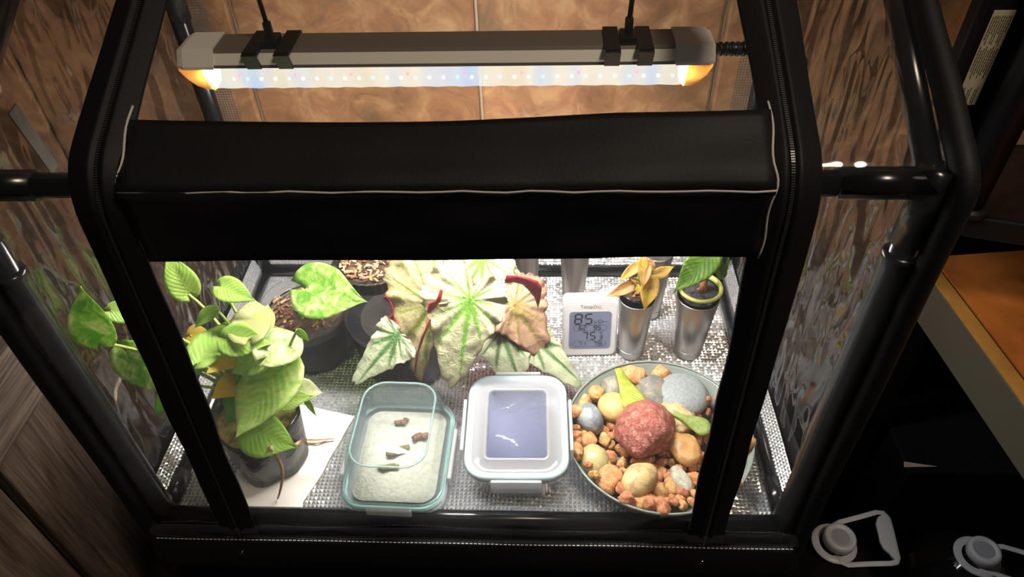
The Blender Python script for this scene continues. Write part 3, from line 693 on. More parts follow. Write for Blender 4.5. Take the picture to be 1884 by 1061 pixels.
big = [  # px, py, rx px, ry px, material, label, rot, height factor, facets, amp, z
    (1264, 713, 47, 40, 'st_slate', 'large smooth flat grey oval stone at the back of the saucer', .1, .42, 0, .06, .012),
    (1186, 806, 52, 52, 'st_lava', 'large rough dark red rock in the centre of the saucer', 0, .85, 5, .16, .008),
    (1129, 753, 29, 27, 'st_tan', 'smooth round tan stone behind the red rock', .3, .75, 0, .06, .012),
    (1083, 775, 27, 28, 'st_blue', 'angular blue grey stone near the saucer edge beside the glass box', .5, .95, 7, .1, .010),
    (1120, 709, 27, 21, 'st_grey', 'grey pebble left of the yellow leaf cutting', .2, .8, 2, .12, .010),
    (1200, 722, 32, 36, 'st_mottle', 'mottled grey and rust stone between the leaf cutting and the grey oval stone', .4, .65, 5, .16, .008),
    (1240, 776, 36, 26, 'st_beige', 'knobbly beige stone beside the small green leaf cutting', -.3, .7, 0, .3, .010),
    (1258, 826, 29, 33, 'st_agate', 'glossy honey brown chipped stone right of the red rock', .3, .75, 6, .1, .010),
    (1084, 850, 28, 27, 'st_olive', 'smooth olive yellow pebble at the saucer edge by the lid clip', .2, .75, 1, .06, .010),
    (1176, 886, 40, 25, 'st_sand', 'long yellow and mauve banded pebble in front of the red rock', .75, .8, 1, .1, .014),
    (1253, 880, 18, 26, 'st_quartz', 'pale grey quartz pebble next to the right zip', .3, .8, 5, .1, .010),
    (1345, 868, 15, 22, 'st_quartz', 'cloudy grey pebble right of the right zip', .1, .8, 3, .1, .010),
    (1107, 899, 27, 17, 'st_orange', 'long orange gravel piece at the front left rim of the saucer', -.25, .9, 5, .15, .012),
    (1122, 873, 24, 16, 'st_orange', 'pointed orange gravel piece behind the long front one', -.5, .9, 5, .15, .012),
    (1179, 925, 33, 17, 'st_orange', 'widest orange gravel piece under the banded pebble', .1, .9, 5, .15, .008),
    (1157, 680, 26, 17, 'st_orange', 'bumpy orange gravel piece at the back rim behind the leaf cutting', .1, 1.0, 0, .3, .014),
    (1216, 682, 18, 12, 'st_orange', 'small bumpy orange piece at the back rim near the grey oval stone', .3, 1.0, 0, .3, .016),
    (1210, 898, 16, 20, 'st_orange_b', 'orange gravel piece right of the banded pebble', .5, .9, 4, .15, .010),
    (1235, 892, 12, 17, 'st_orange_b', 'upright orange gravel piece left of the pale quartz pebble', .2, .9, 3, .15, .012),
    (1358, 818, 17, 16, 'st_orange', 'round orange gravel piece right of the right zip', .2, .9, 2, .15, .012),
    (1364, 842, 19, 14, 'st_orange_b', 'amber gravel piece nearest the right rim of the saucer', .2, .9, 2, .2, .012),
    (1085, 716, 15, 14, 'st_orange_b', 'small amber gravel piece at the back left rim', .2, 1.0, 2, .2, .014),
    (1055, 757, 15, 16, 'st_rust', 'reddish gravel piece beside the blue grey stone at the rim', .4, .9, 0, .3, .012),
]
placed = []
for i, (px, py, rx, ry, m_, lab, rot, hf, fc, am, z) in enumerate(big):
    zt = FZ+z+.006; p = Z_(px, py, zt+.004); k = mpp(p); a = rx*k*1.0; b = ry*k*1.18; h = hf*min(a, b)
    dv_ = Vector((p.x-DX, p.y-DY)); ov = dv_.length+min(a, b)*.9-(.094+z*.35)
    if ov > 0: dv_ *= (dv_.length-ov)/dv_.length; p.x, p.y = DX+dv_.x, DY+dv_.y
    o = rock('stone' if i < 12 else 'gravel_piece', m_, (p.x, p.y, FZ+z), (a, b, h), rot, i*3+1, am, 1.5, 4 if i < 8 else 3, fc)
    tag(o, lab, 'stone', 'stones in the saucer'); placed.append((p.x, p.y, max(a, b)*.8))
# loose gravel: pieces of a few shapes, one object each
gm = []
for i in range(9):
    o = rock('gravel', ('st_orange', 'st_orange_b', 'st_rust')[i % 3], (0, 0, 0), (.009, .009*random.uniform(.6, .95), .009*random.uniform(.6, .85)), 0, 50+i, .34, 2.3, 3, 7); gm.append(o.data); bpy.data.objects.remove(o)
cnt = 0; pl2 = []
for tr in range(6000):
    r = .096*math.sqrt(random.random()); a = random.uniform(0, 2*PI); x, y = DX+r*math.cos(a), DY+r*math.sin(a); s = random.choice((.0060, .0075, .0085, .0100, .0115, .0125))
    if y > DY+.055 and r > .06 and x > DX-.09: continue
    if x < DX-.05 and y > DY+.045: continue
    if any(math.hypot(x-q[0], y-q[1]) < (q[2]+s)*.64 for q in pl2) or any(math.hypot(x-q[0], y-q[1]) < q[2]*.75 for q in placed): continue
    o = bpy.data.objects.new('gravel', random.choice(gm)); col.objects.link(o); zz = FZ+.004+max(0, (r-.07))*.75+random.uniform(0, .006)
    o.location = (x, y, zz); k_ = s/.009; o.scale = (k_, k_, k_); o.rotation_euler = (random.uniform(-.4, .4), random.uniform(-.4, .4), random.uniform(0, 6.3))
    tag(o, 'small rough orange lava gravel lying loose between the saucer stones', 'gravel', 'loose orange gravel in the saucer', 'thing'); pl2.append((x, y, s)); cnt += 1
    if cnt > 150: break

# ================================================================== leaves
def leaf_mesh(base, tip, width, nrm, heart=.25, fold=.25, droop=.12, wave=.02, curl=0, nu=16, nv=10, peak=.36, tipsharp=1.3, seed=0):
    base, tip = Vector(base), Vector(tip); ax = tip-base; L = ax.length; ax.normalize()
    n = Vector(nrm); n = (n-ax*n.dot(ax)).normalized(); sd = ax.cross(n)
    vs = []; uv = []
    e1 = .55; e2 = e1*(1-peak)/peak*tipsharp; pk = (e1/(e1+e2)); mx_ = pk**e1*(1-pk)**e2
    for i in range(nu+1):
        u = i/nu; u_ = .004+.996*u
        hw = width/2*(u_**e1*(max(0, 1-u_))**e2)/mx_
        if i == nu: hw = 0
        for j in range(nv+1):
            v = j/nv*2-1
            back = heart*width*(abs(v)**1.6)*max(0, 1-u*2.2)**1.3
            p = base+ax*(L*u-back)+sd*(hw*v)
            h = -fold*abs(v)*hw*(-1) - droop*L*(u*u) + wave*width*math.sin(u*9+v*2+seed)*abs(v) + curl*width*math.sin(PI*u)*v*.5 + droop*L*.0
            h += width*.03*noise.noise(Vector((u*3+seed, v*2, seed*.3)))
            vs.append(p+n*(h+droop*L*.5*u)); uv.append((u, v))
    W_ = nv+1; fs = [(i*W_+j, (i+1)*W_+j, (i+1)*W_+j+1, i*W_+j+1) for i in range(nu) for j in range(nv)]
    return vs, fs, uv
def add_leaf(name, parent, base, tip, width, mat, nrm=(0, -.55, .83), thick=.0005, label=None, **kw):
    mb = MB(); vs, fs, uv = leaf_mesh(base, tip, width, nrm, **kw); mb.add(vs, fs); mb.uv = uv
    o = mb.build(name, mat, parent, solid=thick)
    if label: o['label'] = label
    return o
def stalk(name, parent, pts, r, mat='stem_green', n=8):
    return MB().tube(pts, r, n).build(name, mat, parent)

# ---- pothos in a grey bag pot
px0, py0 = -.236, .074
pp = thing('pothos_plant', (px0, py0, FZ+.002), 'bushy green and cream pothos in a dark bag pot on the paper towel', 'plant')
mb = MB(); rf = lambda a: 1+.05*math.cos(4*a+.6)+.03*math.sin(7*a)
mb.lathe([(.0001, FZ+.0035), (.034, FZ+.0035), (.040, FZ+.008), (.043, .04), (.046, .078), (.047, .086), (.045, .087), (.043, .076), (.001, .074)], (px0, py0, 0), 40, rfun=rf); mb.build('pot', 'pot_bag', pp)
mb = MB(); mb.lathe([(.0001, .079), (.02, .080), (.043, .076)], (px0, py0, 0), 32); mb.build('soil', 'moss', pp)
hub = Vector((px0, py0+.005, .082))
L_ = [ # base px, tip px, width px, Yb, Yt, mat, extras
    ((522, 674), (428, 805), 92, .080, .014, 'leaf_streak', dict(heart=.3, fold=.12)),
    ((456, 792), (546, 822), 66, .038, .026, 'leaf_green', dict(heart=.2, fold=.15)),
    ((474, 622), (492, 554), 44, .088, .155, 'leaf_streak', dict(fold=.2)),
    ((459, 622), (464, 543), 66, .080, .150, 'leaf_pale', dict(fold=.1)),
    ((490, 656), (551, 612), 66, .066, .110, 'leaf_cream', dict(heart=.3, fold=.12, tipsharp=.8)),
    ((415, 625), (496, 632), 52, .080, .075, 'leaf_green', dict(fold=.15)),
    ((486, 648), (424, 686), 58, .072, .060, 'leaf_streak', dict(fold=.12)),
    ((362, 668), (430, 580), 56, .062, .130, 'leaf_green', dict(fold=.15)),
    ((404, 527), (468, 552), 40, .130, .115, 'leaf_green', dict(fold=.2)),
    ((399, 570), (350, 602), 24, .120, .110, 'leaf_green', dict(fold=.35, droop=.4)),
    ((347, 541), (306, 466), 46, .140, .150, 'leaf_green', dict(fold=.15)),
    ((542, 716), (594, 722), 36, .085, .085, 'leaf_cream', dict(fold=.15)),
    ((516, 740), (574, 727), 34, .070, .070, 'leaf_streak', dict(fold=.2)),
    ((527, 684), (557, 674), 30, .095, .095, 'leaf_dark', dict(fold=.2)),
    ((540, 712), (528, 680), 26, .090, .092, 'leaf_streak', dict(fold=.2)),
    ((486, 618), (522, 606), 26, .105, .105, 'leaf_green', dict(fold=.2)),
    ((548, 606), (569, 629), 12, .085, .085, 'leaf_green', dict(fold=.3)),
    ((434, 656), (380, 684), 32, .088, .050, 'leaf_yellow', dict(fold=.15)),
    ((444, 702), (390, 730), 42, .080, .042, 'leaf_yellow', dict(fold=.1)),
    ((350, 617), (386, 611), 30, .140, .140, 'leaf_yellow', dict(fold=.1)),
    ((452, 708), (412, 782), 52, .072, .052, 'leaf_dark', dict(fold=.15)),
    ((424, 698), (446, 664), 34, .085, .080, 'leaf_dark', dict(fold=.15)),
    ((182, 630), (146, 531), 64, .030, .036, 'leaf_varieg', dict(heart=.2, fold=.15)),
    ((203, 572), (268, 580), 34, .060, .070, 'leaf_green', dict(fold=.25)),
    ((234, 648), (294, 726), 60, .045, .030, 'leaf_varieg', dict(heart=.35, fold=.12)),
    ((316, 716), (281, 768), 32, .040, .030, 'leaf_dark', dict(fold=.2)),
    ((243, 646), (280, 632), 12, .090, .090, 'leaf_yellow', dict(fold=.3)),
    ((268, 650), (300, 690), 22, .075, .070, 'leaf_yellow', dict(fold=.1)),
    ((560, 730), (583, 768), 9, .080, .078, 'leaf_green', dict(fold=.3)),
    ((806, 470), (822, 492), 20, .25, .24, 'leaf_green', dict(fold=.2)),
]
for i, (b, t, w_, yb, yt, m_, kw) in enumerate(L_[:-1]):
    B, T = Y_(*b, yb), Y_(*t, yt); k = mpp(B)
    nn = Vector((random.uniform(-.2, .2), -.48+random.uniform(-.12, .12), .85))
    o = add_leaf('leaf', pp, B, T, w_*k*1.25, m_, nn, seed=i, **kw)
    if m_ == 'leaf_yellow': o['label'] = 'yellowed pothos leaf'
    q = hub+Vector((random.uniform(-.02, .02), random.uniform(-.01, .02), 0)); mid = (B+q)/2+Vector((0, .02, .015))
    stalk('stem', pp, bez(q, mid, B+(B-T).normalized()*.0, 10), [.0022-.0008*j/10 for j in range(11)])
# roots creeping from the pot
def root(pts, r=.0016):
    P_ = [Vector(p) for p in pts]; sm = []
    for i in range(len(P_)-1):
        for k in range(5):
            t = k/5; a = P_[max(0, i-1)]; b = P_[i]; c = P_[i+1]; d_ = P_[min(len(P_)-1, i+2)]
            sm.append(.5*((2*b)+(c-a)*t+(2*a-5*b+4*c-d_)*t*t+(3*b-a-3*c+d_)*t**3))
    sm.append(P_[-1]); n = len(sm); return MB().tube(sm, [r*(1-.65*i/n) for i in range(n)], 8).build('root', 'root', pp)
root([Y_(497, 822, .022), Y_(513, 845, .0215), Y_(520, 872, .021), Y_(516, 900, .02), Z_(511, 917, .003)], .0024)
root([Y_(545, 817, .040), Z_(560, 808, .012), Z_(580, 808, .006), Z_(600, 807, .005), Z_(616, 806, .004)], .0021)
root([Y_(545, 818, .041), Z_(562, 814, .010), Z_(585, 814, .004), Z_(602, 809, .004)], .0017)
root([Y_(225, 690, .07), Y_(213, 715, .06), Y_(212, 745, .05), Z_(205, 790, .02)], .0024)
root([Y_(325, 755, .03), Z_(318, 790, .01), Z_(306, 805, .004)], .0018)

def chips(parent, c, r, n, mats, zf=0, size=(.004, .009)):
    for k, m_ in enumerate(mats):
        mb = MB()
        for i in range(n//len(mats)):
            rr = r*math.sqrt(random.random())*.95; a = random.uniform(0, 2*PI); L = random.uniform(*size)
            rt = Matrix.Rotation(random.uniform(0, 6.3), 3, 'Z') @ Matrix.Rotation(random.uniform(-.5, .5), 3, 'X')
            mb.box(Vector(c)+Vector((rr*math.cos(a), rr*math.sin(a), random.uniform(0, .002))), (L, L*random.uniform(.25, .5), L*.18), rt)
        o = mb.build('bark_chips', m_, parent); o['kind'] = 'stuff'
# ---- single pothos cutting in a clear rimmed pot
ax_, ay_ = -.222, .245
pt = thing('pothos_cutting', (ax_, ay_, FZ), 'potted cutting with one large marbled heart shaped leaf behind the bushy pothos', 'plant')
mb = MB(); mb.lathe([(.0001, FZ), (.042, FZ), (.046, .01), (.052, .072), (.0535, .0725)], (ax_, ay_, 0), 48); mb.build('pot', 'pot_black', pt)
mb = MB(); mb.lathe([(.0515, .06), (.0535, .0725), (.0545, .088), (.0552, .089), (.0545, .087), (.0525, .072)], (ax_, ay_, 0), 48); mb.build('rim', 'pot_clear', pt)
mb = MB(); mb.lathe([(.0001, .073), (.03, .0725), (.0518, .070)], (ax_, ay_, 0), 40); mb.build('soil', 'soil', pt); chips(pt, (ax_, ay_, .074), .05, 130, ['bark_b', 'bark_a', 'bark_d'])
B, T = Y_(566, 531, .215), Y_(673, 554, .190)
add_leaf('leaf', pt, B, T, 104*mpp(B), 'leaf_varieg', (0.05, -.66, .75), heart=.36, fold=.12, droop=.1, nu=24, nv=16, peak=.33, seed=3)
stalk('stem', pt, bez(Y_(562, 600, .235), Y_(540, 560, .23), B, 12), [.0034-.0014*i/12 for i in range(13)])
for i in range(3): stalk('stake_wire', pt, bez(Y_(500, 570-8*i, .24), Y_(520+4*i, 545-8*i, .24), Y_(560, 533-7*i, .23), 10), .0006, 'thread_white', 6)
# ---- ribbed pot of bark
bx, by = -.146, .318
pb = thing('bark_pot', (bx, by, FZ), 'ribbed dark pot filled with bark chips at the back of the tent', 'pot')
mb = MB(); mb.lathe([(.0001, FZ), (.040, FZ), (.043, .01), (.051, .094), (.053, .098), (.051, .099), (.049, .094), (.001, .092)], (bx, by, 0), 144, rfun=lambda a: 1+.012*math.cos(36*a)); mb.build('pot', 'pot_ribbed', pb)
mb = MB(); mb.lathe([(.0001, .095), (.03, .095), (.0495, .093)], (bx, by, 0), 40); mb.build('soil', 'soil', pb); chips(pb, (bx, by, .0965), .047, 220, ['bark_a', 'bark_b', 'bark_c', 'bark_d'])
add_leaf('seedling_leaf', pb, Y_(628, 470, .31), Y_(612, 478, .30), 14*.0008, 'leaf_green', fold=.2)
# ---- rex begonia in a wide black pot
qx, qy = -.098, .236
rb = thing('begonia_plant', (qx, qy, FZ), 'rex begonia with big silvery cream leaves, green veins and red undersides', 'plant')
mb = MB(); mb.lathe([(.0001, FZ), (.056, FZ), (.061, .006), (.068, .080), (.071, .083), (.071, .088), (.069, .088), (.066, .078), (.001, .074)], (qx, qy, 0), 56); mb.build('pot', 'pot_black', rb)
mb = MB(); mb.lathe([(.0001, .078), (.04, .078), (.066, .076)], (qx, qy, 0), 40); mb.build('soil', 'soil_black', rb)
def lerp4(a, b, t): return tuple(a[i]+(b[i]-a[i])*t for i in range(4))
def begonia(att, tip, wl, wr, nrm, pal, veins, back=.55, fold=0.0, cup=.1, seed=0, ruff=.06, red_edge=.5, dr=.15):
    att, tip = Vector(att), Vector(tip); ax = tip-att; L = ax.length; ax.normalize(); n = Vector(nrm); n = (n-ax*n.dot(ax)).normalized(); sd = ax.cross(n)   # sd: right side seen from above looking to the tip
    NA, NR = 150, 26; vs = []; cl = []; cream, green, edge = pal
    def outline(a):                      # a from the tip direction, -pi..pi ; positive towards sd
        c = math.cos(a); t = abs(a)/PI; w_ = (wr if a > 0 else wl)
        body = L*((1-t)**1.0*.52+.48*max(0, c)**6)
        latd = w_*math.sin(min(PI, abs(a)))**.9
        X = body*max(0, c)-back*w_*max(0, -c)
        notch = 1-.75*max(0, (t-.9)/.1)**1.5
        jag = 1+.045*abs(math.sin(a*7+seed))+.022*math.sin(a*23+seed*2)+.015*math.sin(a*41)+.035*noise.noise(Vector((a*2.2, seed, 0)))
        return X*notch*jag, math.copysign(latd, a)*notch*jag
    vp = [math.radians(v) for v in veins]
    for i in range(NR+1):
        rho = (i/NR)**.85
        for j in range(NA):
            a = -PI+2*PI*(j+.5)/NA; X0, Y0 = outline(a); x, y = X0*rho, Y0*rho; r = math.hypot(x, y); a = math.atan2(y, x)
            dv = min(abs(((a-v+PI) % (2*PI))-PI) for v in vp)
            h = -cup*L*rho*rho*.5 - dr*L*(max(0, x)/L)**2
            h += ruff*L*rho**2.2*(math.sin(a*9+seed)+.6*math.sin(a*17+seed*3))*.4
            h += .012*L*rho*(math.cos(dv*9)*-1)*.5 + .02*L*noise.noise(Vector((x*90, y*90, seed)))*rho
            h -= fold*abs(y)
            vs.append(att+ax*x+sd*y+n*h)
            # colour of the blade: cream with green along the veins, brownish margin
            main = 1.0 if abs(a) < .8 else .45; wv = (.0062*(1.05-rho)+.0004)*main*(1+.55*noise.noise(Vector((x*420, y*420, 4+seed))))
            dist_ = r*dv; k = max(0, min(1, 1.4-dist_/max(.0006, wv*.75)))*(1 if rho < .86 else max(0, (1-rho)/.14))
            # side branches of the veins
            s2 = abs(math.sin((r*95-dv*4.2*r*95*.35)+seed)); br = max(0, 1-s2*7)*(.65 if .2 < rho < .85 and dist_ < .02 else 0)*max(0, noise.noise(Vector((x*60, y*60, 2)))+.45)
            k = max(k, br*.7)
            c_ = lerp4(cream, green, k); m = .5+.5*noise.noise(Vector((x*70, y*70, seed+8))); c_ = tuple(q*(.9+.2*m) for q in c_[:3])+(1,)
            e_ = max(0, (rho-.9)/.1)*red_edge; c_ = lerp4(c_, edge, e_); cl.append(c_)
    fs = [(i*NA+j, (i+1)*NA+j, (i+1)*NA+(j+1) % NA, i*NA+(j+1) % NA) for i in range(NR) for j in range(NA)] + [[j for j in range(NA)][::-1]]
    mb = MB(); b0 = len(vs); mb.add(vs, fs, 0)
    vs2 = [v-n*.0011 for v in vs]; mb.add(vs2, [f[::-1] for f in fs], 1)
    rim = [(NR*NA+j, b0+NR*NA+j, b0+NR*NA+(j+1) % NA, NR*NA+(j+1) % NA) for j in range(NA)]
    mb.f += [list(f) for f in rim]; mb.mi += [1]*NA; mb.sm += [True]*NA
    mb.col = cl+cl
    o = mb.build('leaf', ['begonia_top', 'begonia_under'], rb)
    return o
PALE = (C(198, 195, 154), C(120, 170, 62), C(150, 96, 76)); OLIVE = (C(206, 196, 142), C(150, 160, 66), C(140, 86, 64))
PINK = (C(186, 148, 118), C(150, 130, 70), C(140, 70, 60)); GREY = (C(188, 194, 156), C(84, 120, 66), C(150, 128, 96))
V1 = (-4, 24, -28, 52, -58, 88, -92, 128, -132, 160, -162)
def pl(att, tip, ya, yt, wl, wr, nrm, pal, veins=V1, **kw):
    A, T = Y_(*att, ya), Y_(*tip, yt); k = mpp(A); o = begonia(A, T, wl*k, wr*k, nrm, pal, veins, **kw)
    q = Vector((qx+random.uniform(-.03, .03), qy+random.uniform(-.02, .03), .078))
    stalk('stem', rb, bez(q, (A+q)/2+Vector((0, .03, .01)), A-Vector((0, -.001, .0015)), 12), .0023, 'stem_red'); return o
pl((865, 552), (828, 714), .175, .120, 68, 92, (.02, -.62, .78), PALE, back=.82, seed=1, cup=.02)
pl((798, 560), (754, 706), .176, .140, 26, 132, (-.30, -.62, .72), OLIVE, back=1.0, seed=2, fold=.1, cup=.1, red_edge=.7)
pl((732, 616), (640, 704), .170, .140, 50, 44, (-.1, -.6, .8), GREY, seed=3, back=.25, red_edge=.15, cup=.02)
pl((946, 562), (1004, 650), .215, .180, 74, 60, (.25, -.6, .75), PINK, seed=4, back=.7, cup=.16, ruff=.13, red_edge=.7)
pl((922, 606), (952, 712), .205, .150, 66, 64, (.0, -.5, .86), GREY, seed=5, back=.5, red_edge=.2, cup=.04)
pl((978, 622), (1072, 708), .205, .160, 40, 44, (.15, -.5, .85), GREY, seed=6, back=.5, red_edge=.15, cup=.04)
pl((890, 474), (858, 520), .255, .235, 62, 54, (0, -.6, .8), PALE, seed=7, back=.7)
pl((926, 490), (958, 512), .250, .240, 24, 24, (0, -.6, .8), PALE, seed=8, back=.7)
# rolled red margin of the pinkish leaf and red fold at the heart of the left leaf
def ribbon(pts_a, pts_b, name, mat, par):
    mb = MB(); n = len(pts_a); mb.grid(lambda u, v: Vector(pts_a[round(u*(n-1))]).lerp(Vector(pts_b[round(u*(n-1))]), v)+Vector((0, -.0016*math.sin(PI*v), .0016*math.sin(PI*v)+.0008*math.sin(u*19))), n-1, 4); return mb.build(name, mat, par, solid=.0008)
ribbon([Y_(*p, .205) for p in ((932, 506), (952, 506), (972, 512), (990, 516), (997, 530), (994, 552))], [Y_(*p, .208) for p in ((928, 520), (945, 518), (962, 524), (974, 534), (984, 548), (990, 566))], 'rolled_margin', 'begonia_under', rb)
ribbon([Y_(*p, .172) for p in ((810, 532), (802, 552), (788, 558), (786, 572), (790, 584))], [Y_(*p, .174) for p in ((815, 534), (811, 552), (804, 562), (798, 576), (791, 588))], 'rolled_margin', 'begonia_under', rb)
ribbon([Y_(*p, .158) for p in ((790, 586), (782, 606), (775, 622), (768, 646), (764, 668), (762, 690))], [Y_(*p, .160) for p in ((793, 588), (785, 607), (779, 624), (770, 647), (767, 669), (763, 691))], 'rolled_margin', 'begonia_under', rb)

# ================================================================== steel tumblers
def tumbler(x, y, rb_, rt_, h, lab):
    t = thing('tumbler', (x, y, FZ), lab, 'cup', 'steel tumblers in the tent')
    mb = MB(); mb.lathe([(.0001, FZ), (rb_*.92, FZ), (rb_, FZ+.003), (rb_*1.005, FZ+.012), (rt_, FZ+h-.001), (rt_-.0006, FZ+h), (rt_-.0012, FZ+h-.001), (rb_*.97, FZ+.006), (.0001, FZ+.004)], (x, y, 0), 56); mb.build('cup_body', 'steel', t)
    mb = MB(); mb.tube([(x+rb_*1.003*math.cos(a), y+rb_*1.003*math.sin(a), FZ+.013) for a in [2*PI*i/48 for i in range(49)]], .0006, 6, cap=False); mb.build('groove_ring', 'steel', t)
    return t
tA = (.1950, .247); tB = (.2695, .248)
tumbler(*tA, .0172, .0222, .100, 'steel tumbler holding the yellowing plant beside the thermometer')
tumbler(*tB, .0180, .0262, .102, 'steel tumbler with the lime rimmed pot by the right zip')
tumbler(.1215, .338, .0150, .0205, .108, 'steel tumbler standing right behind the thermometer')
tumbler(.0555, .345, .0150, .0200, .108, 'steel tumbler behind the begonia leaves')
tumbler(.2270, .320, .0150, .0205, .112, 'steel tumbler behind the yellowing plant')
# yellowing plant
ax_, ay_ = tA
y1 = thing('wilting_plant', (ax_, ay_, FZ+.055), 'wilting plant with yellow and pinkish leaves in a small black pot', 'plant')
mb = MB(); mb.lathe([(.0001, .056), (.0165, .056), (.0195, .106), (.0208, .108), (.0205, .110), (.019, .109), (.018, .102), (.001, .101)], (ax_, ay_, 0), 32); mb.build('pot', 'pot_black', y1)
mb = MB(); mb.lathe([(.0001, .106), (.018, .103)], (ax_, ay_, 0), 20); mb.build('soil', 'soil', y1); chips(y1, (ax_, ay_, .1065), .016, 40, ['bark_a', 'bark_b'], size=(.003, .006))
hub2 = Vector((ax_, ay_, .108)); 
for i, (b, t, w_, yb, yt, m_, kw) in enumerate([
    ((1164, 523), (1113, 547), 22, .235, .215, 'leaf_wilt_pink', dict(fold=.3)),
    ((1176, 486), (1135, 518), 20, .245, .230, 'leaf_wilt', dict(fold=.3, droop=-.5)),
    ((1184, 474), (1183, 534), 20, .232, .215, 'leaf_wilt', dict(fold=.2)),
    ((1194, 490), (1184, 528), 14, .226, .212, 'leaf_wilt_pink', dict(fold=.4)),
    ((1199, 508), (1186, 574), 36, .228, .205, 'leaf_wilt', dict(fold=.2, heart=.1)),
    ((1207, 506), (1240, 490), 22, .240, .235, 'leaf_wilt', dict(fold=.25)),
    ((1176, 520), (1152, 506), 9, .238, .235, 'leaf_wilt', dict(fold=.3)),
    ((1180, 526), (1162, 514), 8, .234, .232, 'leaf_yellow', dict(fold=.3)),
    ((1175, 528), (1172, 541), 11, .226, .222, 'leaf_yellow', dict(fold=.2)),
    ((1192, 482), (1206, 498), 18, .236, .232, 'leaf_wilt_pink', dict(fold=.3))]):
    B, T = Y_(*b, yb), Y_(*t, yt); add_leaf('leaf', y1, B, T, w_*mpp(B), m_, (random.uniform(-.2, .2), -.75, .6), seed=i+20, wave=.06, **kw)
    stalk('stem', y1, bez(hub2, (B+hub2)/2+Vector((0, .008, .006)), B, 8), .0011, 'stem_green')
# plant with the brown stem
bx_, by_ = tB
y2 = thing('young_tree_plant', (bx_, by_, FZ+.06), 'young plant with a thick brown stem in a lime rimmed pot', 'plant')
mb = MB(); mb.lathe([(.0001, .060), (.0205, .060), (.0235, .106), (.0238, .112)], (bx_, by_, 0), 40); mb.build('pot', 'pot_black', y2)
mb = MB(); mb.lathe([(.0237, .109), (.0272, .112), (.0278, .114), (.0262, .1155), (.0235, .115), (.0225, .111), (.0236, .109)], (bx_, by_, 0), 48); mb.build('rim', 'rim_lime', y2)
mb = MB(); mb.lathe([(.0001, .108), (.012, .1085), (.0232, .107)], (bx_, by_, 0), 32); mb.build('soil', 'soil_dark', y2); chips(y2, (bx_, by_, .108), .021, 60, ['bark_d', 'soil_dark'], size=(.002, .004)); chips(y2, (bx_-.004, by_, .1085), .018, 4, ['bark_b'], size=(.005, .007))
S0 = Vector((bx_+.0035, by_-.002, .106)); S1 = Y_(1303, 470, by_+.004)
stalk('stem', y2, [S0, S0.lerp(S1, .3), S1, S1+Vector((.002, .004, .05))], [.0048, .0044, .0036, .002], 'stem_brown', 12)
B, T = Y_(1312, 462, .236), Y_(1240, 538, .205); add_leaf('leaf', y2, B, T, 58*mpp(B), 'leaf_deep', (-.15, -.75, .62), fold=.15, seed=31, droop=.15)
B, T = Y_(1329, 508, .235), Y_(1312, 466, .24); add_leaf('leaf', y2, B, T, 24*mpp(B), 'leaf_deep', (.2, -.75, .62), fold=.3, seed=32)
B, T = Y_(1329, 506, .235), Y_(1343, 470, .24); add_leaf('leaf', y2, B, T, 10*mpp(B), 'leaf_deep', (.2, -.75, .62), fold=.3, seed=33)

# ================================================================== leaf cuttings on the stones
def cutting(b, t, w_, z, m_, lab):
    B, T = Z_(*b, z+.006), Z_(*t, z); ax = T-B; sd = ax.cross(Vector((0, 0, 1))).normalized(); W = w_*mpp(B)/2; mb = MB(); uv = []
    def fn(u, v):
        hw = W*(.30+.70*min(1, u/.78)**1.35)*(math.sqrt(max(0, 1-max(0, (u-.8)/.2)**2.6)) if u > .8 else 1)*(.8+.2*min(1, u/.06)); q = v*2-1; uv.append((u, q))
        return B+ax*u+sd*(hw*q)+Vector((0, 0, .003*(1-q*q)*u+.002*math.sin(u*7)*q))
    mb.grid(fn, 18, 8); mb.uv = uv
    o = centre(mb.build('leaf_cutting', m_, None, solid=.0025)); tag(o, lab, 'leaf'); return o
cutting((1136, 678), (1174, 756), 44, FZ+.037, 'leaf_cutting', 'bright yellow wedge shaped leaf cutting lying on the stones')
cutting((1238, 759), (1306, 792), 34, FZ+.036, 'leaf_cutting_green', 'pale green leaf cutting half hidden by the right zip')

# ================================================================== thermometer
TLc = Y_(1032, 548, .247); hw, hh, ht = .0705, .0905, .016
ch = Vector((.1395, .240, FZ)); lean = .13; yawh = .0
hg = thing('thermometer', ch, 'white digital thermometer with a grey screen leaning upright on the foil', 'thermometer')
TM = Matrix.Translation(ch) @ Matrix.Rotation(.03, 4, 'Z') @ Matrix.Rotation(-lean, 4, 'X')     # local x right, y back, z up
def hy(v): return TM @ Vector(v)
def plate(w_, h_, r, y0, y1, cz, name, mat, par, cx=0, inset=.0):
    mb = MB(); o1 = [(cx+x, y1, cz+z) for x, z in rrect(w_, h_, r)]; o0 = [(cx+x*(1-inset), y0, cz+z*(1-inset)) for x, z in rrect(w_, h_, r)]
    loft(mb, [o1, o0], cap0=True, cap1=True, T=TM, smooth=False); return mb.build(name, mat, par)
plate(hw, hh, .008, 0, ht, hh/2, 'case', 'plastic_white', hg, inset=.0)
plate(hw-.003, hh-.003, .008, -.0012, 0, hh/2, 'front_bezel', 'plastic_white', hg, inset=.012)
scr = plate(.0535, .060, .005, -.0016, -.0004, .0435, 'screen', 'lcd', hg)
plate(.020, .003, .001, ht, ht+.02, .0016, 'stand', 'plastic_white', hg)
SEG = {'0': 'abcdef', '1': 'bc', '2': 'abged', '3': 'abgcd', '5': 'afgcd', '6': 'afgedc', '7': 'abc', '8': 'abcdefg', '9': 'abcdfg'}
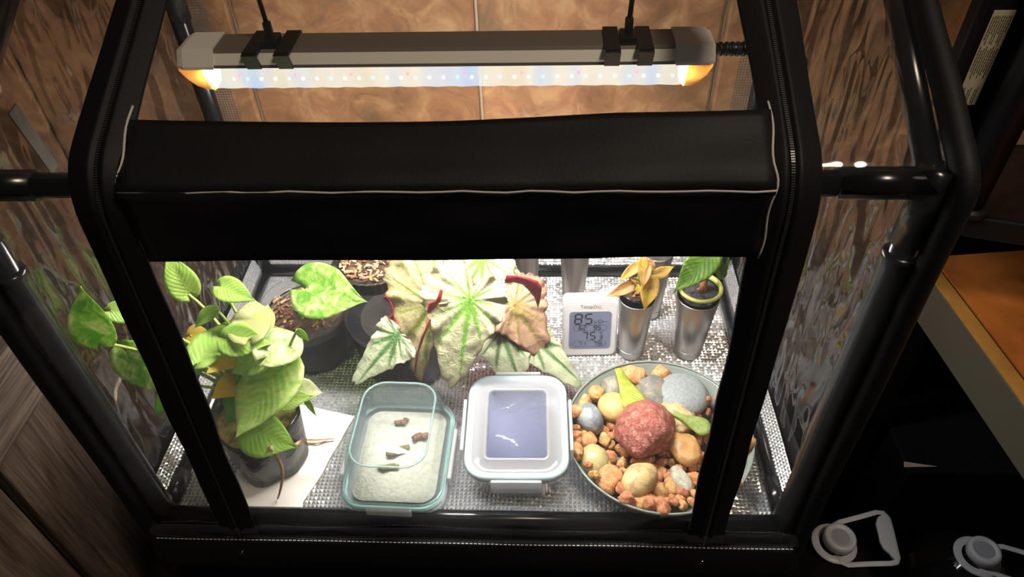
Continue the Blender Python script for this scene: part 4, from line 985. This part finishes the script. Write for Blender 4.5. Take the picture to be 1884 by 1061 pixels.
def digit(mb, ch_, x, z, w_, h_, t_):
    S = {'a': ((0, h_), (w_, h_)), 'b': ((w_, h_), (w_, h_/2)), 'c': ((w_, h_/2), (w_, 0)), 'd': ((0, 0), (w_, 0)), 'e': ((0, 0), (0, h_/2)), 'f': ((0, h_/2), (0, h_)), 'g': ((0, h_/2), (w_, h_/2))}
    for k in SEG[ch_]:
        (x0, z0), (x1, z1) = S[k]; g_ = t_*.35; L = math.hypot(x1-x0, z1-z0); ux, uz = (x1-x0)/L, (z1-z0)/L; nx, nz = -uz*t_/2, ux*t_/2
        sl = .08
        P4 = [(x0+ux*g_-nx, z0+uz*g_-nz), (x1-ux*g_-nx, z1-uz*g_-nz), (x1-ux*g_+nx, z1-uz*g_+nz), (x0+ux*g_+nx, z0+uz*g_+nz)]
        mb.add([hy((x+a+sl*b, -.0019, z+b)) for a, b in P4], [(0, 1, 2, 3)], 0, False)
def number(txt, x, z, w_, h_, t_, gap):
    mb = MB()
    for c_ in txt: digit(mb, c_, x, z, w_, h_, t_); x += w_+gap
    return mb.build('digits', 'lcd_ink', scr)
number('85', -.020, .0545, .0082, .0155, .0021, .0048)
number('62', -.0145, .0445, .0035, .0065, .0010, .0018); number('95', .0045, .0445, .0035, .0065, .0010, .0018)
number('75', -.0098, .0285, .0062, .0118, .0017, .0038); number('3', .0125, .0285, .0034, .0062, .0011, .001)
number('71', -.0140, .0185, .0034, .0058, .0010, .0018); number('79', .0055, .0185, .0034, .0058, .0010, .0018); number('3', .0145, .0185, .0020, .0035, .0007, .001)
def text(s_, x, z, size, mat, par, name='lettering', y=-.0019):
    cu = bpy.data.curves.new('t', 'FONT'); cu.body = s_; cu.size = size; cu.resolution_u = 3; ob = bpy.data.objects.new('t', cu); col.objects.link(ob)
    bpy.context.view_layer.update(); me = bpy.data.meshes.new_from_object(ob); wd = max((v.co.x for v in me.vertices), default=0); bpy.data.objects.remove(ob)
    mb = MB(); mb.add([hy((x+v.co.x, y, z+v.co.y)) for v in me.vertices], [list(p.vertices) for p in me.polygons], 0, False); bpy.data.meshes.remove(me)
    mb.build(name, mat, par); return wd
w1 = text('Temp', -.0135, .0795, .0068, 'print_dark', hg); text('Pro', -.0135+w1+.0006, .0795, .0068, 'print_red', hg)
text('%', .0045, .0545, .0055, 'lcd_ink', scr); text('°F', .0105, .0365, .0062, 'lcd_ink', scr)
mb = MB()
def stroke(pts, w_=.0005):
    for a, b in zip(pts[:-1], pts[1:]):
        dx, dz = b[0]-a[0], b[1]-a[1]; L = math.hypot(dx, dz) or 1; nx, nz = -dz/L*w_/2, dx/L*w_/2
        mb.add([hy((x, -.0019, z)) for x, z in ((a[0]-nx, a[1]-nz), (b[0]-nx, b[1]-nz), (b[0]+nx, b[1]+nz), (a[0]+nx, a[1]+nz))], [(0, 1, 2, 3)], 0, False)
stroke([(.0125+.003*math.cos(a), .0575+.003*math.sin(a)) for a in [2*PI*i/18 for i in range(19)]]); stroke([(.0125+.0017*math.cos(a), .0577+.0017*math.sin(a)) for a in [PI+PI*i/8 for i in range(9)]])
stroke([(.0113, .0586), (.0113, .0580)]); stroke([(.0137, .0586), (.0137, .0580)]); stroke([(.0165, .0575), (.0215, .0575)], .0007)
for zc in (.0477, .0213): 
    c_ = [(x, zc+z) for x, z in rrect(.043, .0094, .0046)]; stroke(c_+[c_[0]], .0004)
mb.build('marks', 'lcd_ink', scr)

# ================================================================== outside the tent: left, a wooden crate
cr = thing('wooden_crate', (-.62, .05, -.61), 'weathered brown wooden crate standing left of the tent', 'crate')
for y0, y1 in ((-.330, -.190), (-.182, -.034), (-.024, .100)):
    MB().box((-.460, (y0+y1)/2, -.235), (.016, y1-y0, .742), bev=.003).build('plank', 'grey_wood', cr)
MB().box((-.446, -.122, .176), (.020, .42, .078), bev=.004).build('rail', 'grey_wood_rail', cr)
MB().box((-.47, -.115, -.235), (.004, .42, .74)).build('backing', 'black_void', cr)
MB().box((-.62, -.122, .204), (.30, .42, .014), bev=.003).build('shelf_board', 'black_void', cr)
MB().box((-.62, .092, -.21), (.30, .016, .80), bev=.003).build('plank', 'grey_wood', cr)
# right, a black stand with a post, a label and a glossy shelf
sb = thing('black_stand', (.75, .36, -.61), 'black metal stand with a glossy shelf right of the tent', 'stand')
RS = Matrix.Rotation(-.268, 3, 'Z'); O2 = Vector((.5565, .290, .2)); 
def so(x, y, z): return O2+RS @ Vector((x, y, z))
MB().box(so(.26, .075, -.008), (.62, .165, .016), RS, bev=.002).build('shelf', 'black_gloss', sb)
MB().box(so(.26, -.011, -.014), (.62, .006, .028), RS, bev=.002).build('shelf_edge', 'black_satin', sb)
MB().box((.90, .452, -.215), (.62, .012, .79)).build('dark_backdrop', 'black_void', sb)  # black sheet added behind the stand to darken the gap
pa, pb_ = Y_(1838, 180, .29), Y_(1806, 290, .29)
px_ = (pa.x+pb_.x)/2+.014
MB().tube([(px_, .292, .2), (px_, .292, .75)], .0185, 20).build('post', 'black_satin', sb)
MB().tube([(px_+.001, .292, .2), (px_+.001, .292, .208)], .026, 20).build('post_foot', 'black_satin', sb)
for x in (.0, .5): MB().box(so(x, .10, -.41), (.03, .03, .79), RS, bev=.002).build('leg', 'black_satin', sb)
lp = [Y_(*k, .318) for k in ((1834, 15), (1868, 27), (1793, 201), (1762, 190))]
pcx = sum(p.x for p in lp)/4; pcz = sum(p.z for p in lp)/4
pn = MB().box((pcx+.012, .326, .47), (.088, .008, .54), bev=.002).build('upright_panel', 'black_satin', sb)
MB().box((pcx-.028, .318, .47), (.012, .02, .54), bev=.003).build('panel_edge', 'black_satin', sb)
lw_, lh_ = (lp[1]-lp[0]).length, (lp[3]-lp[0]).length
lb = MB().box((pcx, .3212, pcz), (lw_, .0008, lh_)).build('label', 'label_paper', pn)
mb = MB()
for i in range(9):                          # rows of unreadable small print running along the label
    x = pcx-lw_*.40+lw_*.8*i/8
    for (a, b) in (((.06, .30), (.36, .62), (.82, .97)), ((.05, .34), (.40, .70), (.80, .96)), ((.05, .22), (.38, .66)))[i % 3]:
        z = pcz+lh_/2-lh_*a
        while z > pcz+lh_/2-lh_*b:
            l = random.uniform(.0015, .004); mb.box((x, .3206, z-l/2), (.0009, .0004, l)); z -= l+.0009
mb.build('small_print', 'label_ink', pn)
# side table with an amber brown top
TZ = .05
A0, A1 = Z_(1745, 517, TZ), Z_(1865, 675, TZ); Bo, B1 = Z_(1722, 517, TZ), Z_(1828, 675, TZ)
dA = (A1-A0).normalized()
tb = thing('side_table', (.85, .2, -.61), 'side table with an amber brown top and yellow edging right of the tent', 'table')
n2 = Vector((dA.y, -dA.x, 0)); n2 = n2 if n2.x > 0 else -n2                # away from the tent
def along(t, off, z): return A0+dA*t+n2*off+Vector((0, 0, z-TZ))
def slab(t0, t1, o0, o1, z0, z1, name, mat):
    mb = MB(); mb.add([along(t, o, z) for t in (t0, t1) for o in (o0, o1) for z in (z0, z1)], [(0, 1, 3, 2), (4, 6, 7, 5), (0, 4, 5, 1), (2, 3, 7, 6), (0, 2, 6, 4), (1, 5, 7, 3)], 0, False); return mb.build(name, mat, tb)
sw = abs((Bo-A0).dot(n2)*.5+(B1-A1).dot(n2)*.5)
slab(-.05, .62, .004, .42, TZ-.02, TZ, 'top', 'amber_board'); slab(-.05, .62, 0, .004, TZ-.02, TZ-.003, 'joint', 'black_void')
slab(-.05, .62, -sw, 0, TZ-.016, TZ, 'edging', 'yellow_edging'); slab(-.05, .62, -sw-.003, -sw, TZ-.066, TZ-.001, 'apron', 'grey_steel')
for t in (-.04, .58):
    for o_ in (-.008, .38): slab(t, t+.03, o_, o_+.03, -.61, TZ-.02, 'leg', 'black_void')
# storage box on the floor with a sliver of paper on it
bxp = Z_(1690, 858, -.3)
o = MB().box((.81, .352, -.455), (.30, .18, .31), bev=.004).build('storage_box', 'black_void'); tag(centre(o), 'black storage box low in the dark right of the tent', 'box')
q = [Z_(1663, 849, -.299), Z_(1724, 858, -.299), Z_(1663, 859, -.299)]
mb = MB(); mb.add([*q, *[p+Vector((0, 0, .0006)) for p in q]], [(0, 1, 2), (5, 4, 3), (0, 3, 4, 1), (1, 4, 5, 2), (2, 5, 3, 0)], 0, False)
tag(centre(mb.build('paper_sliver', 'paper_pink')), 'thin pale paper sliver lying on the black storage box', 'paper')
# water jugs
def jug(px, py, zd, lab, hp, grip):
    c = CAM+ray(px, py)*zd; x, y, z = c
    j = thing('water_jug', (x, y, -.61), lab, 'jug', 'water jugs on the floor')
    mb = MB(); mb.lathe([(.0001, -.607), (.075, -.609), (.082, -.60), (.082, z-.10), (.080, z-.085), (.06, z-.05), (.030, z-.028), (.021, z-.022), (.021, z-.008)], (x, y, 0), 56, rfun=lambda a: 1+.01*math.cos(12*a)); mb.build('body', 'jug_plastic', j)
    mb = MB(); mb.lathe([(.0205, z-.012), (.0228, z-.011), (.0235, z-.001), (.0222, z+.0025), (.0195, z+.004), (.0165, z+.0038), (.0155, z+.0022), (.0001, z+.002)], (x, y, 0), 48); cp = mb.build('cap', 'cap_white', j)
    mb = MB(); mb.lathe([(.0001, z+.0024), (.012, z+.0025), (.0135, z+.0022)], (x, y, 0), 32); mb.build('cap_disc', 'cap_grey', cp)
    hz = z-.019
    mb = MB(); mb.lathe([(.0215, hz-.001), (.0325, hz-.001), (.033, hz), (.0325, hz+.001), (.0215, hz+.001)], (x-.004, y, 0), 40); 
    P_ = [Z_(*k, hz) for k in hp]; mb.tube(P_, .0042, 10, flat=.35, upv=(0, 0, 1)); mb.build('handle_ring', 'cap_white', j)
    if grip:
        g_ = [Z_(*k, hz) for k in grip]; n = len(g_); mb = MB(); mb.add([p+Vector((0, 0, .002)) for p in g_]+[p-Vector((0, 0, .002)) for p in g_], [list(range(n)), [n+i for i in range(n)][::-1]]+[(i, (i+1) % n, n+(i+1) % n, n+i) for i in range(n)], 0, False); mb.build('grip', 'cap_white', j)
jug(1546, 988, 1.1, 'clear water jug with an oblong carry handle beside its white cap, nearer the tent', [(1527, 990), (1531, 968), (1545, 960), (1580, 951), (1612, 942), (1625, 943), (1634, 953), (1640, 975), (1648, 1010), (1652, 1026), (1649, 1034), (1640, 1036), (1600, 1037), (1560, 1039), (1548, 1034), (1538, 1020)],
    [(1614, 953), (1621, 947), (1632, 950), (1638, 966), (1650, 1022), (1646, 1030), (1640, 1024), (1636, 1018), (1626, 1010), (1619, 998), (1616, 982), (1611, 964)])
jug(1812, 1012, 1.1, 'clear water jug with a white cap at the right edge of the picture', [(1822, 1006), (1845, 1005), (1870, 1012), (1900, 1021), (1935, 1033), (1945, 1050), (1935, 1078), (1900, 1076), (1850, 1062), (1810, 1048), (1796, 1035), (1790, 1020)], None)
